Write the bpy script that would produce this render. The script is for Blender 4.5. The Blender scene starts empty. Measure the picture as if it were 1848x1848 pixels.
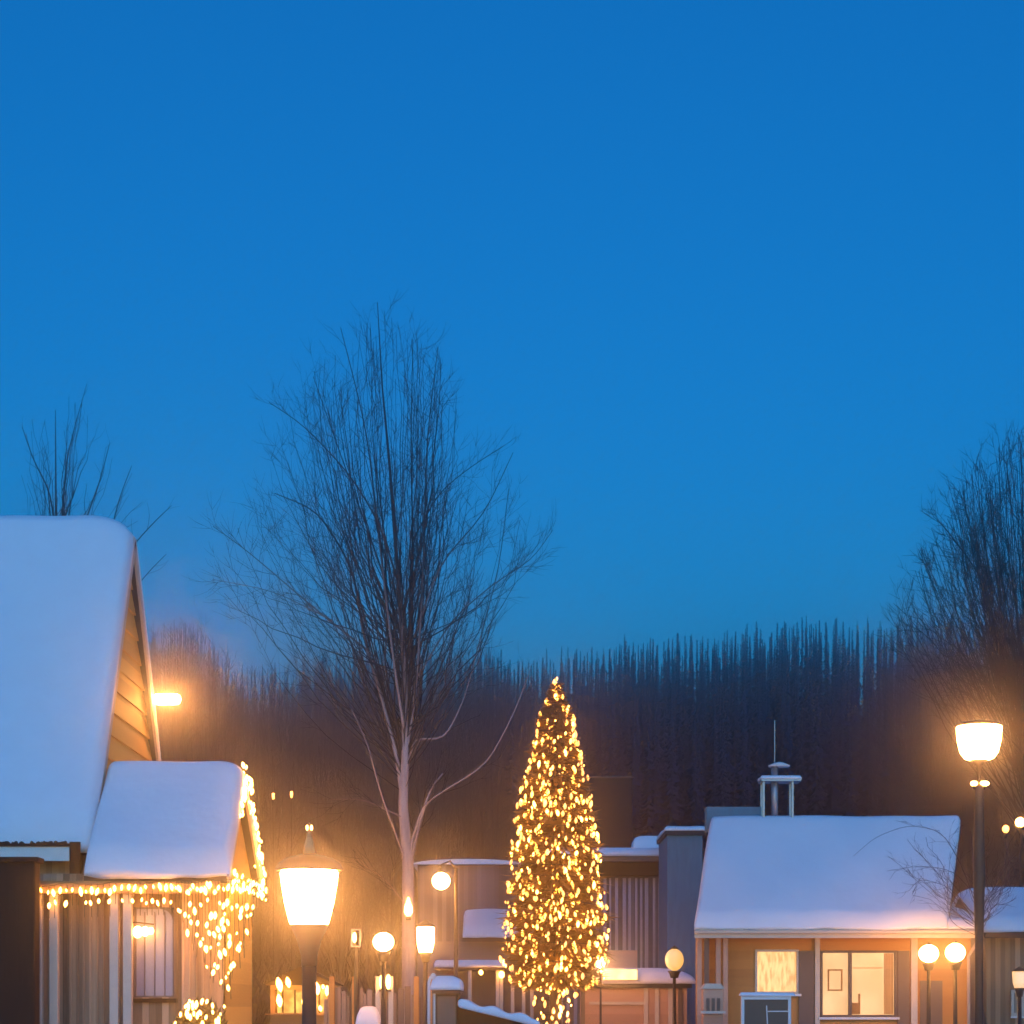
import bpy, math, random
from mathutils import Vector, Matrix
R = math.radians
sc = bpy.context.scene
COL = sc.collection
F, HY, CX, H = 3600.0, 1815.0, 924.0, 1.7      # focal length and horizon in photo pixels, eye height

def at(x, y, D):                               # a pixel of the photo at a real distance D -> a point in metres
    return Vector(((x - CX) * D / F, D, H + (HY - y) * D / F))

# ------------------------------------------------------------------ mesh helpers
def origin(p):
    o = Vector((0, 0, 0))
    while p is not None:
        o += Vector(p.location); p = p.parent
    return o

class MB:
    def __init__(s): s.v = []; s.f = []
    def add(s, vs, fs):
        n = len(s.v); s.v += [tuple(v) for v in vs]; s.f += [tuple(i + n for i in f) for f in fs]
        return s
    def box(s, x0, x1, y0, y1, z0, z1):
        return s.add([(x0,y0,z0),(x1,y0,z0),(x1,y1,z0),(x0,y1,z0),(x0,y0,z1),(x1,y0,z1),(x1,y1,z1),(x0,y1,z1)],
              [(0,3,2,1),(4,5,6,7),(0,1,5,4),(1,2,6,5),(2,3,7,6),(3,0,4,7)])
    def bar(s, a, b, w, h=None, up=(0,0,1)):
        a = Vector(a); b = Vector(b); h = h or w; d = (b - a).normalized()
        u = Vector(up)
        if abs(d.dot(u)) > .98: u = Vector((0,1,0))
        x = d.cross(u).normalized(); z = x.cross(d)
        q = [(-w/2,-h/2),(w/2,-h/2),(w/2,h/2),(-w/2,h/2)]
        vs = [a + x*i + z*j for i,j in q] + [b + x*i + z*j for i,j in q]
        return s.add(vs, [(0,3,2,1),(4,5,6,7),(0,1,5,4),(1,2,6,5),(2,3,7,6),(3,0,4,7)])
    def tube(s, pts, radii, n=6, cap=True):
        pts = [Vector(p) for p in pts]; k = len(pts)
        if not hasattr(radii, '__len__'): radii = [radii]*k
        vs = []; ref = None
        for i,p in enumerate(pts):
            d = pts[min(i+1,k-1)] - pts[max(i-1,0)]
            if d.length < 1e-9: d = Vector((0,0,1))
            d.normalize()
            if ref is None: ref = Vector((1,0,0)) if abs(d.x) < .9 else Vector((0,1,0))
            x = ref - d*ref.dot(d)
            if x.length < 1e-6: x = d.orthogonal()
            x.normalize(); ref = x; y = d.cross(x)
            for j in range(n):
                a = 2*math.pi*j/n
                vs.append(p + (x*math.cos(a) + y*math.sin(a))*radii[i])
        fs = [(i*n+j, i*n+(j+1)%n, (i+1)*n+(j+1)%n, (i+1)*n+j) for i in range(k-1) for j in range(n)]
        if cap: fs += [tuple(range(n-1,-1,-1)), tuple(range((k-1)*n, k*n))]
        return s.add(vs, fs)
    def lathe(s, prof, c, n=24):               # prof: (radius, z) from the bottom up
        c = Vector(c); vs = []; m = len(prof)
        for r,z in prof:
            for j in range(n):
                a = 2*math.pi*j/n; vs.append((c.x + r*math.cos(a), c.y + r*math.sin(a), c.z + z))
        fs = [(i*n+j, i*n+(j+1)%n, (i+1)*n+(j+1)%n, (i+1)*n+j) for i in range(m-1) for j in range(n)]
        fs += [tuple(range(n-1,-1,-1)), tuple(range((m-1)*n, m*n))]
        return s.add(vs, fs)
    def extrude(s, poly, vec):                 # a flat polygon given depth
        poly = [Vector(p) for p in poly]; vec = Vector(vec); n = len(poly)
        return s.add(poly + [p + vec for p in poly],
            [tuple(range(n-1,-1,-1)), tuple(range(n, 2*n))] + [(i, (i+1)%n, n+(i+1)%n, n+i) for i in range(n)])
    def ball(s, c, rx, ry, rz, n=10, m=6):
        prof = [(max(.02, math.sin(math.pi*i/m)), -math.cos(math.pi*i/m)) for i in range(m+1)]
        t = MB(); t.lathe(prof, (0,0,0), n)
        return s.add([(c[0]+v[0]*rx, c[1]+v[1]*ry, c[2]+v[2]*rz) for v in t.v], t.f)
    def build(s, name, mat, parent=None, smooth=False, bevel=0, seg=2):
        me = bpy.data.meshes.new(name); o0 = origin(parent)
        me.from_pydata([(v[0]-o0.x, v[1]-o0.y, v[2]-o0.z) for v in s.v], [], s.f); me.validate(); me.update()
        if mat: me.materials.append(mat)
        if smooth: me.polygons.foreach_set('use_smooth', [True]*len(me.polygons))
        o = bpy.data.objects.new(name, me); COL.objects.link(o)
        if parent is not None: o.parent = parent
        if bevel:
            b = o.modifiers.new('soft edge', 'BEVEL'); b.width = bevel; b.segments = seg; b.limit_method = 'ANGLE'
        return o

def tag(o, label=None, cat=None, group=None, kind=None):
    if label: o['label'] = label
    if cat: o['category'] = cat
    if group: o['group'] = group
    if kind: o['kind'] = kind
    return o
def thing(name, label, cat, loc=(0,0,0), group=None):
    o = bpy.data.objects.new(name, None); COL.objects.link(o); o.location = loc; o.empty_display_size = .3
    return tag(o, label, cat, group)
def dup(root, loc, rz=0, scale=1, label=None):
    r = root.copy(); COL.objects.link(r); r.location = loc; r.rotation_euler = (0,0,rz)
    r.scale = scale if hasattr(scale,'__len__') else (scale,)*3
    if label: r['label'] = label
    for ch in root.children:
        c = ch.copy(); COL.objects.link(c); c.parent = r
        for g in ch.children:
            d = g.copy(); COL.objects.link(d); d.parent = c
    return r

# ------------------------------------------------------------------ materials
def nodes(name):
    m = bpy.data.materials.new(name); m.use_nodes = True
    nt = m.node_tree; return m, nt, nt.nodes['Principled BSDF'], nt.nodes['Material Output']
def mat(name, col, rough=.7, var=.25, scale=4, bump=.2, metal=0, stretch=(1,1,1), island=0):
    m, nt, b, out = nodes(name); N = nt.nodes.new; L = nt.links.new
    tc = N('ShaderNodeTexCoord'); mp = N('ShaderNodeMapping'); mp.inputs['Scale'].default_value = stretch
    L(tc.outputs['Object'], mp.inputs['Vector'])
    nz = N('ShaderNodeTexNoise'); nz.inputs['Scale'].default_value = scale; nz.inputs['Detail'].default_value = 6
    L(mp.outputs[0], nz.inputs['Vector'])
    mx = N('ShaderNodeMix'); mx.data_type = 'RGBA'
    mx.inputs[6].default_value = (*[c*(1-var) for c in col],1); mx.inputs[7].default_value = (*[min(1,c*(1+var)) for c in col],1)
    fac = nz.outputs['Fac']
    if island:
        g = N('ShaderNodeNewGeometry'); ma = N('ShaderNodeMath'); ma.operation = 'MULTIPLY_ADD'
        ma.inputs[1].default_value = island; ma.inputs[2].default_value = (1-island)/2
        L(g.outputs['Random Per Island'], ma.inputs[0]); fac = ma.outputs[0]
    L(fac, mx.inputs[0]); L(mx.outputs[2], b.inputs['Base Color'])
    b.inputs['Roughness'].default_value = rough; b.inputs['Metallic'].default_value = metal
    if bump:
        bp = N('ShaderNodeBump'); bp.inputs['Strength'].default_value = bump; bp.inputs['Distance'].default_value = .03
        L(nz.outputs['Fac'], bp.inputs['Height']); L(bp.outputs[0], b.inputs['Normal'])
    return m
def planks(name, c1, c2, width=.14, axis='X', rough=.7):
    m, nt, b, out = nodes(name); N = nt.nodes.new; L = nt.links.new
    g = N('ShaderNodeNewGeometry'); sp = N('ShaderNodeSeparateXYZ'); L(g.outputs['Position'], sp.inputs[0])
    dv = N('ShaderNodeMath'); dv.operation = 'DIVIDE'; dv.inputs[1].default_value = width; L(sp.outputs[axis], dv.inputs[0])
    fl = N('ShaderNodeMath'); fl.operation = 'FLOOR'; L(dv.outputs[0], fl.inputs[0])
    wn = N('ShaderNodeTexWhiteNoise'); wn.noise_dimensions = '1D'; L(fl.outputs[0], wn.inputs['W'])
    nz = N('ShaderNodeTexNoise'); nz.inputs['Scale'].default_value = 3; nz.inputs['Detail'].default_value = 8
    mp = N('ShaderNodeMapping'); mp.inputs['Scale'].default_value = (9,9,.5) if axis != 'Z' else (1,.5,9); L(g.outputs['Position'], mp.inputs[0]); L(mp.outputs[0], nz.inputs['Vector'])
    ad = N('ShaderNodeMath'); ad.operation = 'MULTIPLY_ADD'; ad.inputs[1].default_value = .30
    sb = N('ShaderNodeMath'); sb.operation = 'MULTIPLY'; sb.inputs[1].default_value = .85; L(wn.outputs['Value'], sb.inputs[0])
    L(nz.outputs['Fac'], ad.inputs[0]); L(sb.outputs[0], ad.inputs[2])
    mx = N('ShaderNodeMix'); mx.data_type = 'RGBA'; mx.inputs[6].default_value = (*c1,1); mx.inputs[7].default_value = (*c2,1)
    L(ad.outputs[0], mx.inputs[0]); L(mx.outputs[2], b.inputs['Base Color']); b.inputs['Roughness'].default_value = rough
    bp = N('ShaderNodeBump'); bp.inputs['Strength'].default_value = .25; bp.inputs['Distance'].default_value = .02
    L(nz.outputs['Fac'], bp.inputs['Height']); L(bp.outputs[0], b.inputs['Normal'])
    return m
def glow(name, col, power):
    m, nt, b, out = nodes(name)
    b.inputs['Base Color'].default_value = (.8,.7,.55,1); b.inputs['Roughness'].default_value = .4
    b.inputs['Emission Color'].default_value = (*col,1); b.inputs['Emission Strength'].default_value = power
    return m
def glow_noise(name, c1, c2, power, scale=3, stretch=(1,1,1)):
    m, nt, b, out = nodes(name); N = nt.nodes.new; L = nt.links.new
    tc = N('ShaderNodeTexCoord'); mp = N('ShaderNodeMapping'); mp.inputs['Scale'].default_value = stretch
    L(tc.outputs['Object'], mp.inputs[0])
    nz = N('ShaderNodeTexNoise'); nz.inputs['Scale'].default_value = scale; nz.inputs['Detail'].default_value = 5; L(mp.outputs[0], nz.inputs['Vector'])
    cr = N('ShaderNodeValToRGB'); cr.color_ramp.elements[0].position = .38; cr.color_ramp.elements[1].position = .6
    cr.color_ramp.elements[0].color = (*c1,1); cr.color_ramp.elements[1].color = (*c2,1)
    L(nz.outputs['Fac'], cr.inputs[0]); L(cr.outputs[0], b.inputs['Emission Color'])
    b.inputs['Base Color'].default_value = (.3,.2,.1,1); b.inputs['Emission Strength'].default_value = power
    return m
WARM = (1, .50, .17)
M = dict(
  snow = mat('snow', (.80,.81,.83), .65, .05, 2.5, .7),
  white = mat('white_paint', (.72,.70,.66), .5, .08, 5, .08),
  cream = mat('cream_paint', (.60,.50,.38), .55, .12, 5, .1),
  darkwood = mat('dark_wood', (.030,.013,.006), .95, .5, 5, .3, stretch=(3,3,.4)),
  metal = mat('dark_metal', (.035,.028,.024), .45, .3, 8, .1, metal=.4),
  steel = mat('galvanised_steel', (.35,.37,.4), .4, .2, 9, .05, metal=.7),
  roof = mat('roof_felt', (.035,.033,.035), .85, .3, 6, .3),
  wallwarm = planks('ochre_boards', (.32,.18,.08), (.48,.29,.13), .16, 'Z'),
  wallmix = planks('brown_and_cream_planks', (.07,.032,.015), (.60,.42,.26), .115, 'X'),
  gable = planks('gable_clapboards', (.58,.28,.04), (.82,.46,.08), .42, 'Z'),
  plum = planks('dark_siding', (.012,.014,.026), (.13,.13,.19), .13, 'X'),
  greywall = mat('grey_render', (.15,.13,.14), .8, .2, 3, .2),
  bluewall = mat('frosted_wall', (.085,.19,.25), .8, .35, 3, .2, stretch=(3,3,.5)),
  salmon = planks('salmon_boards', (.46,.24,.14), (.62,.36,.23), .3, 'Z'),
  terracotta = planks('ochre_house_boards', (.42,.165,.035), (.56,.245,.055), .19, 'Z'),
  shutter = mat('grey_brown_shutter', (.14,.09,.065), .6, .2, 6, .15),
  bark = mat('pale_bark', (.42,.34,.34), .85, .35, 6, .5, stretch=(2,2,.4)),
  twig = mat('dark_twig', (.035,.03,.032), .9, .3, 5, 0),
  twigb = mat('brown_twig', (.045,.038,.055), .9, .3, 5, 0),
  needles = mat('fir_needles', (.15,.11,.05), .8, .5, 5, 0, island=.9),
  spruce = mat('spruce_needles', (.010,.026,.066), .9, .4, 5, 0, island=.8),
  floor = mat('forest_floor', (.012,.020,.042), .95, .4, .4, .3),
  bush = mat('shrub_leaves', (.07,.07,.035), .8, .5, 5, 0, island=.9),
  road = mat('trodden_snow', (.55,.55,.57), .75, .15, 1.5, .5),
  cable = mat('green_cable', (.02,.03,.02), .6, .2, 5, 0),
  tar = mat('tar_paper', (.012,.012,.016), .95, .3, 5, .1),
  paleboard = mat('pale_batten', (.34,.35,.44), .75, .3, 3, .15, stretch=(3,3,.5)),
  bronze = mat('dark_bronze', (.10,.048,.022), .5, .3, 8, .1),
  black = mat('black_board', (.025,.025,.035), .35, .3, 4, .05),
  lampbig = glow('lit_lamp_glass', (1,.40,.095), 29),
  lampfar = glow('lit_far_lamp_glass', (1,.40,.095), 15),
  lampmid = glow('lit_globe_glass', (1,.40,.095), 21),
  lampfac = glow('lit_house_globe_glass', (1,.40,.09), 20),
  porchlamp = glow('lit_porch_lantern_glass', (1,.40,.10), 9),
  lampdim = glow('dim_yellow_glass', (1,.52,.10), .26),
  gablelamp = glow('lit_tube_glass', (1,.38,.08), 72),
  bulb = glow('warm_bulb', (1,.33,.035), 3.0), bulbdim = glow('dim_warm_bulb', (1,.31,.03), 1.0), bulbhot = glow('bright_warm_bulb', (1,.37,.05), 6.5), garagelamp = glow('lit_small_globe_glass', (1,.40,.13), 190),
  bulbice = glow('warm_icicle_bulb', (1,.38,.055), 8.5),
  bulbtiny = glow('small_bulb', (1,.42,.09), 6),
  pane1 = glow_noise('curtained_window', (.62,.30,.09), (1,.56,.22), .40, 6, (3,1,.7)),
  pane2 = glow_noise('lit_room_window', (.75,.40,.16), (1,.55,.25), .33, 2, (1,1,.6)),
  kiosk = glow_noise('lit_kiosk_counter', (.3,.11,.02), (1,.45,.10), .5, 6),
  transom = glow_noise('lit_transom', (.8,.36,.13), (1,.55,.22), .9, 5),
)
# needles let the light of the strings through
nm_ = M['needles'].node_tree; nb0 = nm_.nodes['Principled BSDF']; tr = nm_.nodes.new('ShaderNodeBsdfTranslucent'); tr.inputs[0].default_value = (.52,.35,.12,1)
ms = nm_.nodes.new('ShaderNodeMixShader'); ms.inputs[0].default_value = .5; nm_.links.new(nb0.outputs[0], ms.inputs[1]); nm_.links.new(tr.outputs[0], ms.inputs[2])
nm_.links.new(ms.outputs[0], nm_.nodes['Material Output'].inputs['Surface'])
# bark darkening towards the young wood; lamplight painted into the pale lower trunk
ba, bnt, bb, _ = nodes('lamplit_bark'); BN = bnt.nodes.new; BL_ = bnt.links.new
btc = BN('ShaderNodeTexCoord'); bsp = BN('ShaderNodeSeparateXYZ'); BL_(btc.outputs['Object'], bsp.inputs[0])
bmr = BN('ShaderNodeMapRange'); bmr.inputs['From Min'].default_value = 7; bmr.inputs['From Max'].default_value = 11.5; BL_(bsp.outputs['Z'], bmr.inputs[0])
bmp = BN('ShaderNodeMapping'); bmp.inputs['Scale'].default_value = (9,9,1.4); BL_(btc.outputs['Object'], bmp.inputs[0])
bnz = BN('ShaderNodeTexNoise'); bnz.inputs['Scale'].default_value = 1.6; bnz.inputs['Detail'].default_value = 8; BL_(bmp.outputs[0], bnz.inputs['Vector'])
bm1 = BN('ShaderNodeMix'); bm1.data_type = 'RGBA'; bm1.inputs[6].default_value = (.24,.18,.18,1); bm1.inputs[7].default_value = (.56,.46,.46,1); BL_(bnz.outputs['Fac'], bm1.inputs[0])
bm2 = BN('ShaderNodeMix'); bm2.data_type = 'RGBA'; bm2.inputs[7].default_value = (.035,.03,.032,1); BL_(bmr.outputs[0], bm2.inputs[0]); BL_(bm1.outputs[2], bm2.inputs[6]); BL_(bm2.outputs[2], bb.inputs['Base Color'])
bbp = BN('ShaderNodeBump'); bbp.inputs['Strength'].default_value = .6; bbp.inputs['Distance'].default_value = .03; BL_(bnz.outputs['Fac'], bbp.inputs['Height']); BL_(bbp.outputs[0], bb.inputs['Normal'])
bb.inputs['Roughness'].default_value = .85; M['lamplit_bark'] = ba
# blue reflection of the dusk sky is painted into the window's base colour
gm, gnt, gb, _ = nodes('sky_painted_glass')
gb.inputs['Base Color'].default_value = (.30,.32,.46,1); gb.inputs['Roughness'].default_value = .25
gb.inputs['Metallic'].default_value = 0; M['skyglass'] = gm

# ------------------------------------------------------------------ camera, light, sky
cam = bpy.data.cameras.new('camera'); co = bpy.data.objects.new('camera', cam); COL.objects.link(co)
co.location = (0,0,H); co.rotation_euler = (R(90),0,0)
cam.sensor_width = 36; cam.lens = 36*F/1848; cam.shift_y = (HY-924)/1848; cam.clip_end = 2000; cam.clip_start = .1
sc.camera = co
w = bpy.data.worlds.new('World'); sc.world = w; w.use_nodes = True
sky = w.node_tree.nodes.new('ShaderNodeTexSky'); sky.sky_type = 'NISHITA'; sky.sun_disc = False
sky.sun_elevation = R(2); sky.sun_rotation = R(180); sky.ozone_density = 5.0; sky.air_density = 1.05; sky.dust_density = .25
bg = w.node_tree.nodes['Background']; wn = w.node_tree.nodes.new; wl_ = w.node_tree.links.new
# the afterglow side of the sky, behind the camera, is the brighter one
wt = wn('ShaderNodeTexCoord'); ws = wn('ShaderNodeSeparateXYZ'); wl_(wt.outputs['Generated'], ws.inputs[0])
wr_ = wn('ShaderNodeMapRange'); wr_.interpolation_type = 'SMOOTHSTEP'; wr_.inputs['From Min'].default_value = .55; wr_.inputs['From Max'].default_value = -.5; wl_(ws.outputs['Y'], wr_.inputs[0])
wm = wn('ShaderNodeMix'); wm.data_type = 'RGBA'; wm.inputs[6].default_value = (.17,1.05,1.12,1); wm.inputs[7].default_value = (1.25,2.85,3.1,1); wl_(wr_.outputs[0], wm.inputs[0])
wx = wn('ShaderNodeMix'); wx.data_type = 'RGBA'; wx.blend_type = 'MULTIPLY'; wx.inputs[0].default_value = 1; wl_(sky.outputs[0], wx.inputs[6]); wl_(wm.outputs[2], wx.inputs[7])
wl_(wx.outputs[2], bg.inputs[0]); bg.inputs[1].default_value = .105
sl = bpy.data.lights.new('sun', 'SUN'); sl.energy = .035; sl.angle = R(30); sl.color = (1,.88,.84)
so = bpy.data.objects.new('sun', sl); COL.objects.link(so)
so.rotation_euler = Vector((.25,1,-.42)).to_track_quat('-Z','Y').to_euler(); so.location = (-20,-30,40)
sc.view_settings.view_transform = 'Standard'; sc.view_settings.look = 'None'
sc.view_settings.exposure = 2.0; sc.view_settings.gamma = 1
cy = sc.cycles
cy.use_denoising = True; cy.max_bounces = 5; cy.volume_bounces = 0; cy.transparent_max_bounces = 4
cy.diffuse_bounces = 3; cy.sample_clamp_indirect = 6; cy.use_light_tree = True; cy.caustics_reflective = False; cy.caustics_refractive = False

# ------------------------------------------------------------------ air, ground, hill
hz = MB().box(-160,160,-50,262,-1.2,34).build('haze', None); tag(hz, kind='stuff', label='thin evening haze hanging over the village', cat='haze')
hm = bpy.data.materials.new('evening_haze'); hm.use_nodes = True; hn = hm.node_tree
for n in list(hn.nodes):
    if n.type == 'BSDF_PRINCIPLED': hn.nodes.remove(n)
pv = hn.nodes.new('ShaderNodeVolumePrincipled'); pv.inputs['Color'].default_value = (.93,.93,.95,1)
pv.inputs['Density'].default_value = .0052; pv.inputs['Anisotropy'].default_value = .964
hn.links.new(pv.outputs[0], [n for n in hn.nodes if n.type == 'OUTPUT_MATERIAL'][0].inputs['Volume'])
hz.data.materials.append(hm)

def hill_z(x, y):
    t = max(0, min(1, (y-86)/80)); return 10.5*t*t*(3-2*t) + .35*math.sin(x*.21)*t + .3*math.sin(y*.33+x*.1)*t
def grid(name, x0,x1,y0,y1,nx,ny,fz,m):
    vs = [(x0+(x1-x0)*i/nx, y0+(y1-y0)*j/ny, fz(x0+(x1-x0)*i/nx, y0+(y1-y0)*j/ny)) for j in range(ny+1) for i in range(nx+1)]
    fs = [(j*(nx+1)+i, j*(nx+1)+i+1, (j+1)*(nx+1)+i+1, (j+1)*(nx+1)+i) for j in range(ny) for i in range(nx)]
    return tag(MB().add(vs, fs).build(name, m, smooth=True), kind='structure')
grid('ground', -150,150,-40,86,80,40, lambda x,y: .05*math.sin(x*.9)*math.sin(y*.7) if y < 85 else 0, M['snow'])
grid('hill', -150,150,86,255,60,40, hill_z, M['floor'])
grid('path', -2.6,1.6,-30,60,6,60, lambda x,y: .07+.015*math.sin(y*2.1+x), M['road'])

# ------------------------------------------------------------------ bare trees
def bez(p0,p1,p2,n):
    return [p0*(1-t)**2 + p1*2*t*(1-t) + p2*t*t for t in [i/n for i in range(n+1)]]
def twigs(mb, pts, r, rng, level, count, length, spread=.75, rmin=.005):
    """side shoots along a branch, then shoots on the shoots"""
    k = len(pts)-1
    for _ in range(count):
        t = rng.uniform(.22, 1)*k; i = min(int(t), k-1); p = pts[i].lerp(pts[i+1], t-i)
        d = (pts[i+1]-pts[i]).normalized()
        side = Vector((rng.gauss(0,1), rng.gauss(0,1), rng.gauss(0,.6))); side -= d*side.dot(d); side.normalize()
        d2 = (d + side*rng.uniform(.35, spread+.25)).normalized()
        ln = length*rng.uniform(.45,1.15)*(1.1-.5*t/k); q = [p]; step = ln/4
        for s in range(4):
            d2 = (d2 + Vector((rng.gauss(0,.13), rng.gauss(0,.13), rng.gauss(.07,.12)))).normalized(); q.append(q[-1]+d2*step)
        rr = max(rmin, r*.5*(1.1-.7*t/k))
        mb.tube(q, [rr, rr*.85, rr*.7, rr*.55, rr*.4], 3, cap=False)
        if level > 1: twigs(mb, q, rr, rng, level-1, max(2, int(count*.42)), length*.5, spread, rmin)
def bare_tree(name, label, cat, base, trunk, env, stems, rng, limbs=(), r0=.2, depth=.6, count=9, length=1.3, group=None,
              barkm=None, twigm=None, stem_r=.03, levels=2, start=(.35,.8), rmin=.005, vase=.75, split=1e9):
    """trunk: metre points from the base; env: (z, left, right) metres; stems sweep from the trunk up to the envelope"""
    root = thing(name, label, cat, base, group); b = Vector(base)
    tb = MB(); n = len(trunk); rad = [r0*(1-.97*i/(n-1))**1.35 + .006 for i in range(n)]
    tp = [b+Vector(p) for p in trunk]
    cb = MB(); ks = sum(1 for p in tp if p.z <= split)
    tb.tube(tp[:ks], rad[:ks], 9)
    if ks < n: cb.tube(tp[ks-1:], rad[ks-1:], 7)
    for pts, ra, rb in limbs:
        pts = [b+Vector(p) for p in pts]; m = len(pts); fine = []
        for i in range(m-1):
            for s in range(4): fine.append(pts[i].lerp(pts[i+1], s/4))
        fine.append(pts[-1])
        for _ in range(2): fine = [fine[0]] + [(fine[i-1]+fine[i]*2+fine[i+1])/4 for i in range(1,len(fine)-1)] + [fine[-1]]
        rl = [(ra+(rb-ra)*(i/(len(fine)-1))**.6)*.85 for i in range(len(fine))]; ks = sum(1 for p in fine if p.z <= split)
        if ks > 1: tb.tube(fine[:ks], rl[:ks], 6)
        if ks < len(fine): cb.tube(fine[max(0,ks-1):], rl[max(0,ks-1):], 5)
    tb.build('trunk', barkm or M['bark'], root, smooth=True)
    for pts, ra, rb in limbs:
        pts = [b+Vector(p) for p in pts]; twigs(cb, pts, (ra+rb)/2, rng, levels, count, length, rmin=rmin)
    zs = [e[0] for e in env]
    for k in range(stems):
        zt = rng.uniform(zs[0], zs[-1]) if rng.random() < .55 else zs[0]+(zs[-1]-zs[0])*rng.random()**.6
        for e0,e1 in zip(env, env[1:]):
            if e0[0] <= zt <= e1[0]: break
        u = (zt-e0[0])/(e1[0]-e0[0]); lo = e0[1]+(e1[1]-e0[1])*u; hi = e0[2]+(e1[2]-e0[2])*u
        mid = (lo+hi)/2; hw = (hi-lo)/2; s = rng.choice((-1,1))*rng.random()**.55
        xt = mid + hw*s; yt = rng.uniform(-1,1)*hw*depth*math.sqrt(max(.05,1-s*s))
        f = rng.uniform(*start)*(n-1); i = min(int(f), n-2); p0 = tp[i].lerp(tp[i+1], f-i)
        p2 = b+Vector((xt, yt, zt))
        if p0.z > p2.z-1.2: 
            f = start[0]*(n-1)*.95; i = min(int(f), n-2); p0 = tp[i].lerp(tp[i+1], f-i)
        if p0.z > p2.z-.6: continue
        p1 = p0 + Vector(((p2.x-p0.x)*vase, (p2.y-p0.y)*vase, (p2.z-p0.z)*rng.uniform(.38,.58)))
        pts = bez(p0,p1,p2,9)
        for j in range(1,len(pts)): pts[j] += Vector((rng.gauss(0,.05), rng.gauss(0,.05), 0))
        rr = stem_r*rng.uniform(.6,1.25)
        cb.tube(pts, [max(rmin, rr*(1-.8*j/9)) for j in range(10)], 4, cap=False)
        twigs(cb, pts, rr*.6, rng, levels, count, length, rmin=rmin)
    cb.build('crown', twigm or M['twig'], root, smooth=True)
    return root
def px_pts(D, x0, ps, dy=0):                   # photo pixels -> metres relative to the tree's base
    out = []
    for k,p in enumerate(ps):
        v = at(p[0], p[1], D); q = p[2] if len(p) > 2 else 0
        out.append((v.x-x0, q, v.z))
    return out
def px_env(D, x0, ps):
    return sorted((at(0,y,D).z, at(a,y,D).x-x0, at(b,y,D).x-x0) for y,a,b in ps)

rng = random.Random(7)
D = 42; bx = at(738,0,D).x
bare_tree('bare_tree', 'tall bare tree with pale forked trunk standing behind the near street lamp', 'tree', (bx,D,0),
   [(0,0,0)]+px_pts(D,bx,[(737,1700),(736,1560),(727,1450),(731,1370),(730,1200),(719,1050),(704,850),(690,700),(681,545)]),
   px_env(D,bx,[(560,672,700),(610,640,760),(660,570,810),(710,540,822),(780,505,826),(850,480,880),(910,450,915),(985,400,985),(1070,400,955),(1130,520,930)]),
   155, rng, barkm=M['lamplit_bark'], r0=.16, count=8, length=1.2, stem_r=.0145, rmin=.0042, vase=.82, start=(.38,.62), limbs=[
   (px_pts(D,bx,[(730,1470),(718,1375),(692,1270),(655,1150,.4),(632,1010,.8),(565,900,1),(485,868,1)]),.075,.012),
   (px_pts(D,bx,[(662,1170,.3),(560,1090,.2),(450,1000,-.3),(392,962,-.6)]),.03,.008),
   (px_pts(D,bx,[(600,1120),(500,1075,-.5),(395,1062,-.9)]),.022,.007),
   (px_pts(D,bx,[(718,1050),(690,960,-.6),(640,880,-1),(560,800,-1.3),(500,762,-1.4)]),.03,.008),
   (px_pts(D,bx,[(728,1160),(700,1060,.5),(655,930,.8),(605,790,1),(556,650,1.1)]),.035,.008),
   (px_pts(D,bx,[(731,1330),(712,1200,-.4),(690,1000,-.8),(668,800,-.9),(622,620,-1)]),.045,.008),
   (px_pts(D,bx,[(735,1570),(745,1510,-.1),(765,1455,-.3),(800,1432,-.4),(880,1385,-.5),(930,1290,-.6),(958,1215,-.7)]),.035,.01),
   (px_pts(D,bx,[(736,1580),(752,1500,.2),(775,1420,.3),(798,1392,.4)]),.05,.014),
   (px_pts(D,bx,[(733,1380),(748,1330,.2),(800,1330,.4),(835,1260,.6),(868,1130,.8),(900,1010,.9),(918,860,1)]),.04,.009),
   (px_pts(D,bx,[(731,1370),(750,1250),(762,1100,-.3),(768,950,-.4),(772,800,-.4),(792,640,-.5)]),.05,.008),
   (px_pts(D,bx,[(730,1330),(742,1150,.5),(742,950,.7),(738,780,.7),(742,590,.8)]),.045,.008),
   (px_pts(D,bx,[(742,960,.7),(790,870,.8),(850,825,.7),(912,788,.6)]),.022,.007),
   (px_pts(D,bx,[(748,1150),(795,1030,-.7),(875,950,-1),(926,845,-1.2)]),.03,.008),
   (px_pts(D,bx,[(755,1220),(815,1110,.4),(890,1050,.2),(960,1010,0),(998,960,-.2)]),.028,.007),
   (px_pts(D,bx,[(735,1560),(690,1440,-.5),(668,1350,-.7),(640,1290,-.8)]),.022,.008),
   (px_pts(D,bx,[(735,1480),(660,1445,-.4),(600,1450,-.8)]),.018,.007),
   (px_pts(D,bx,[(736,1640),(700,1590,-.3),(660,1565,-.5)]),.016,.007),
   ])
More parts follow.
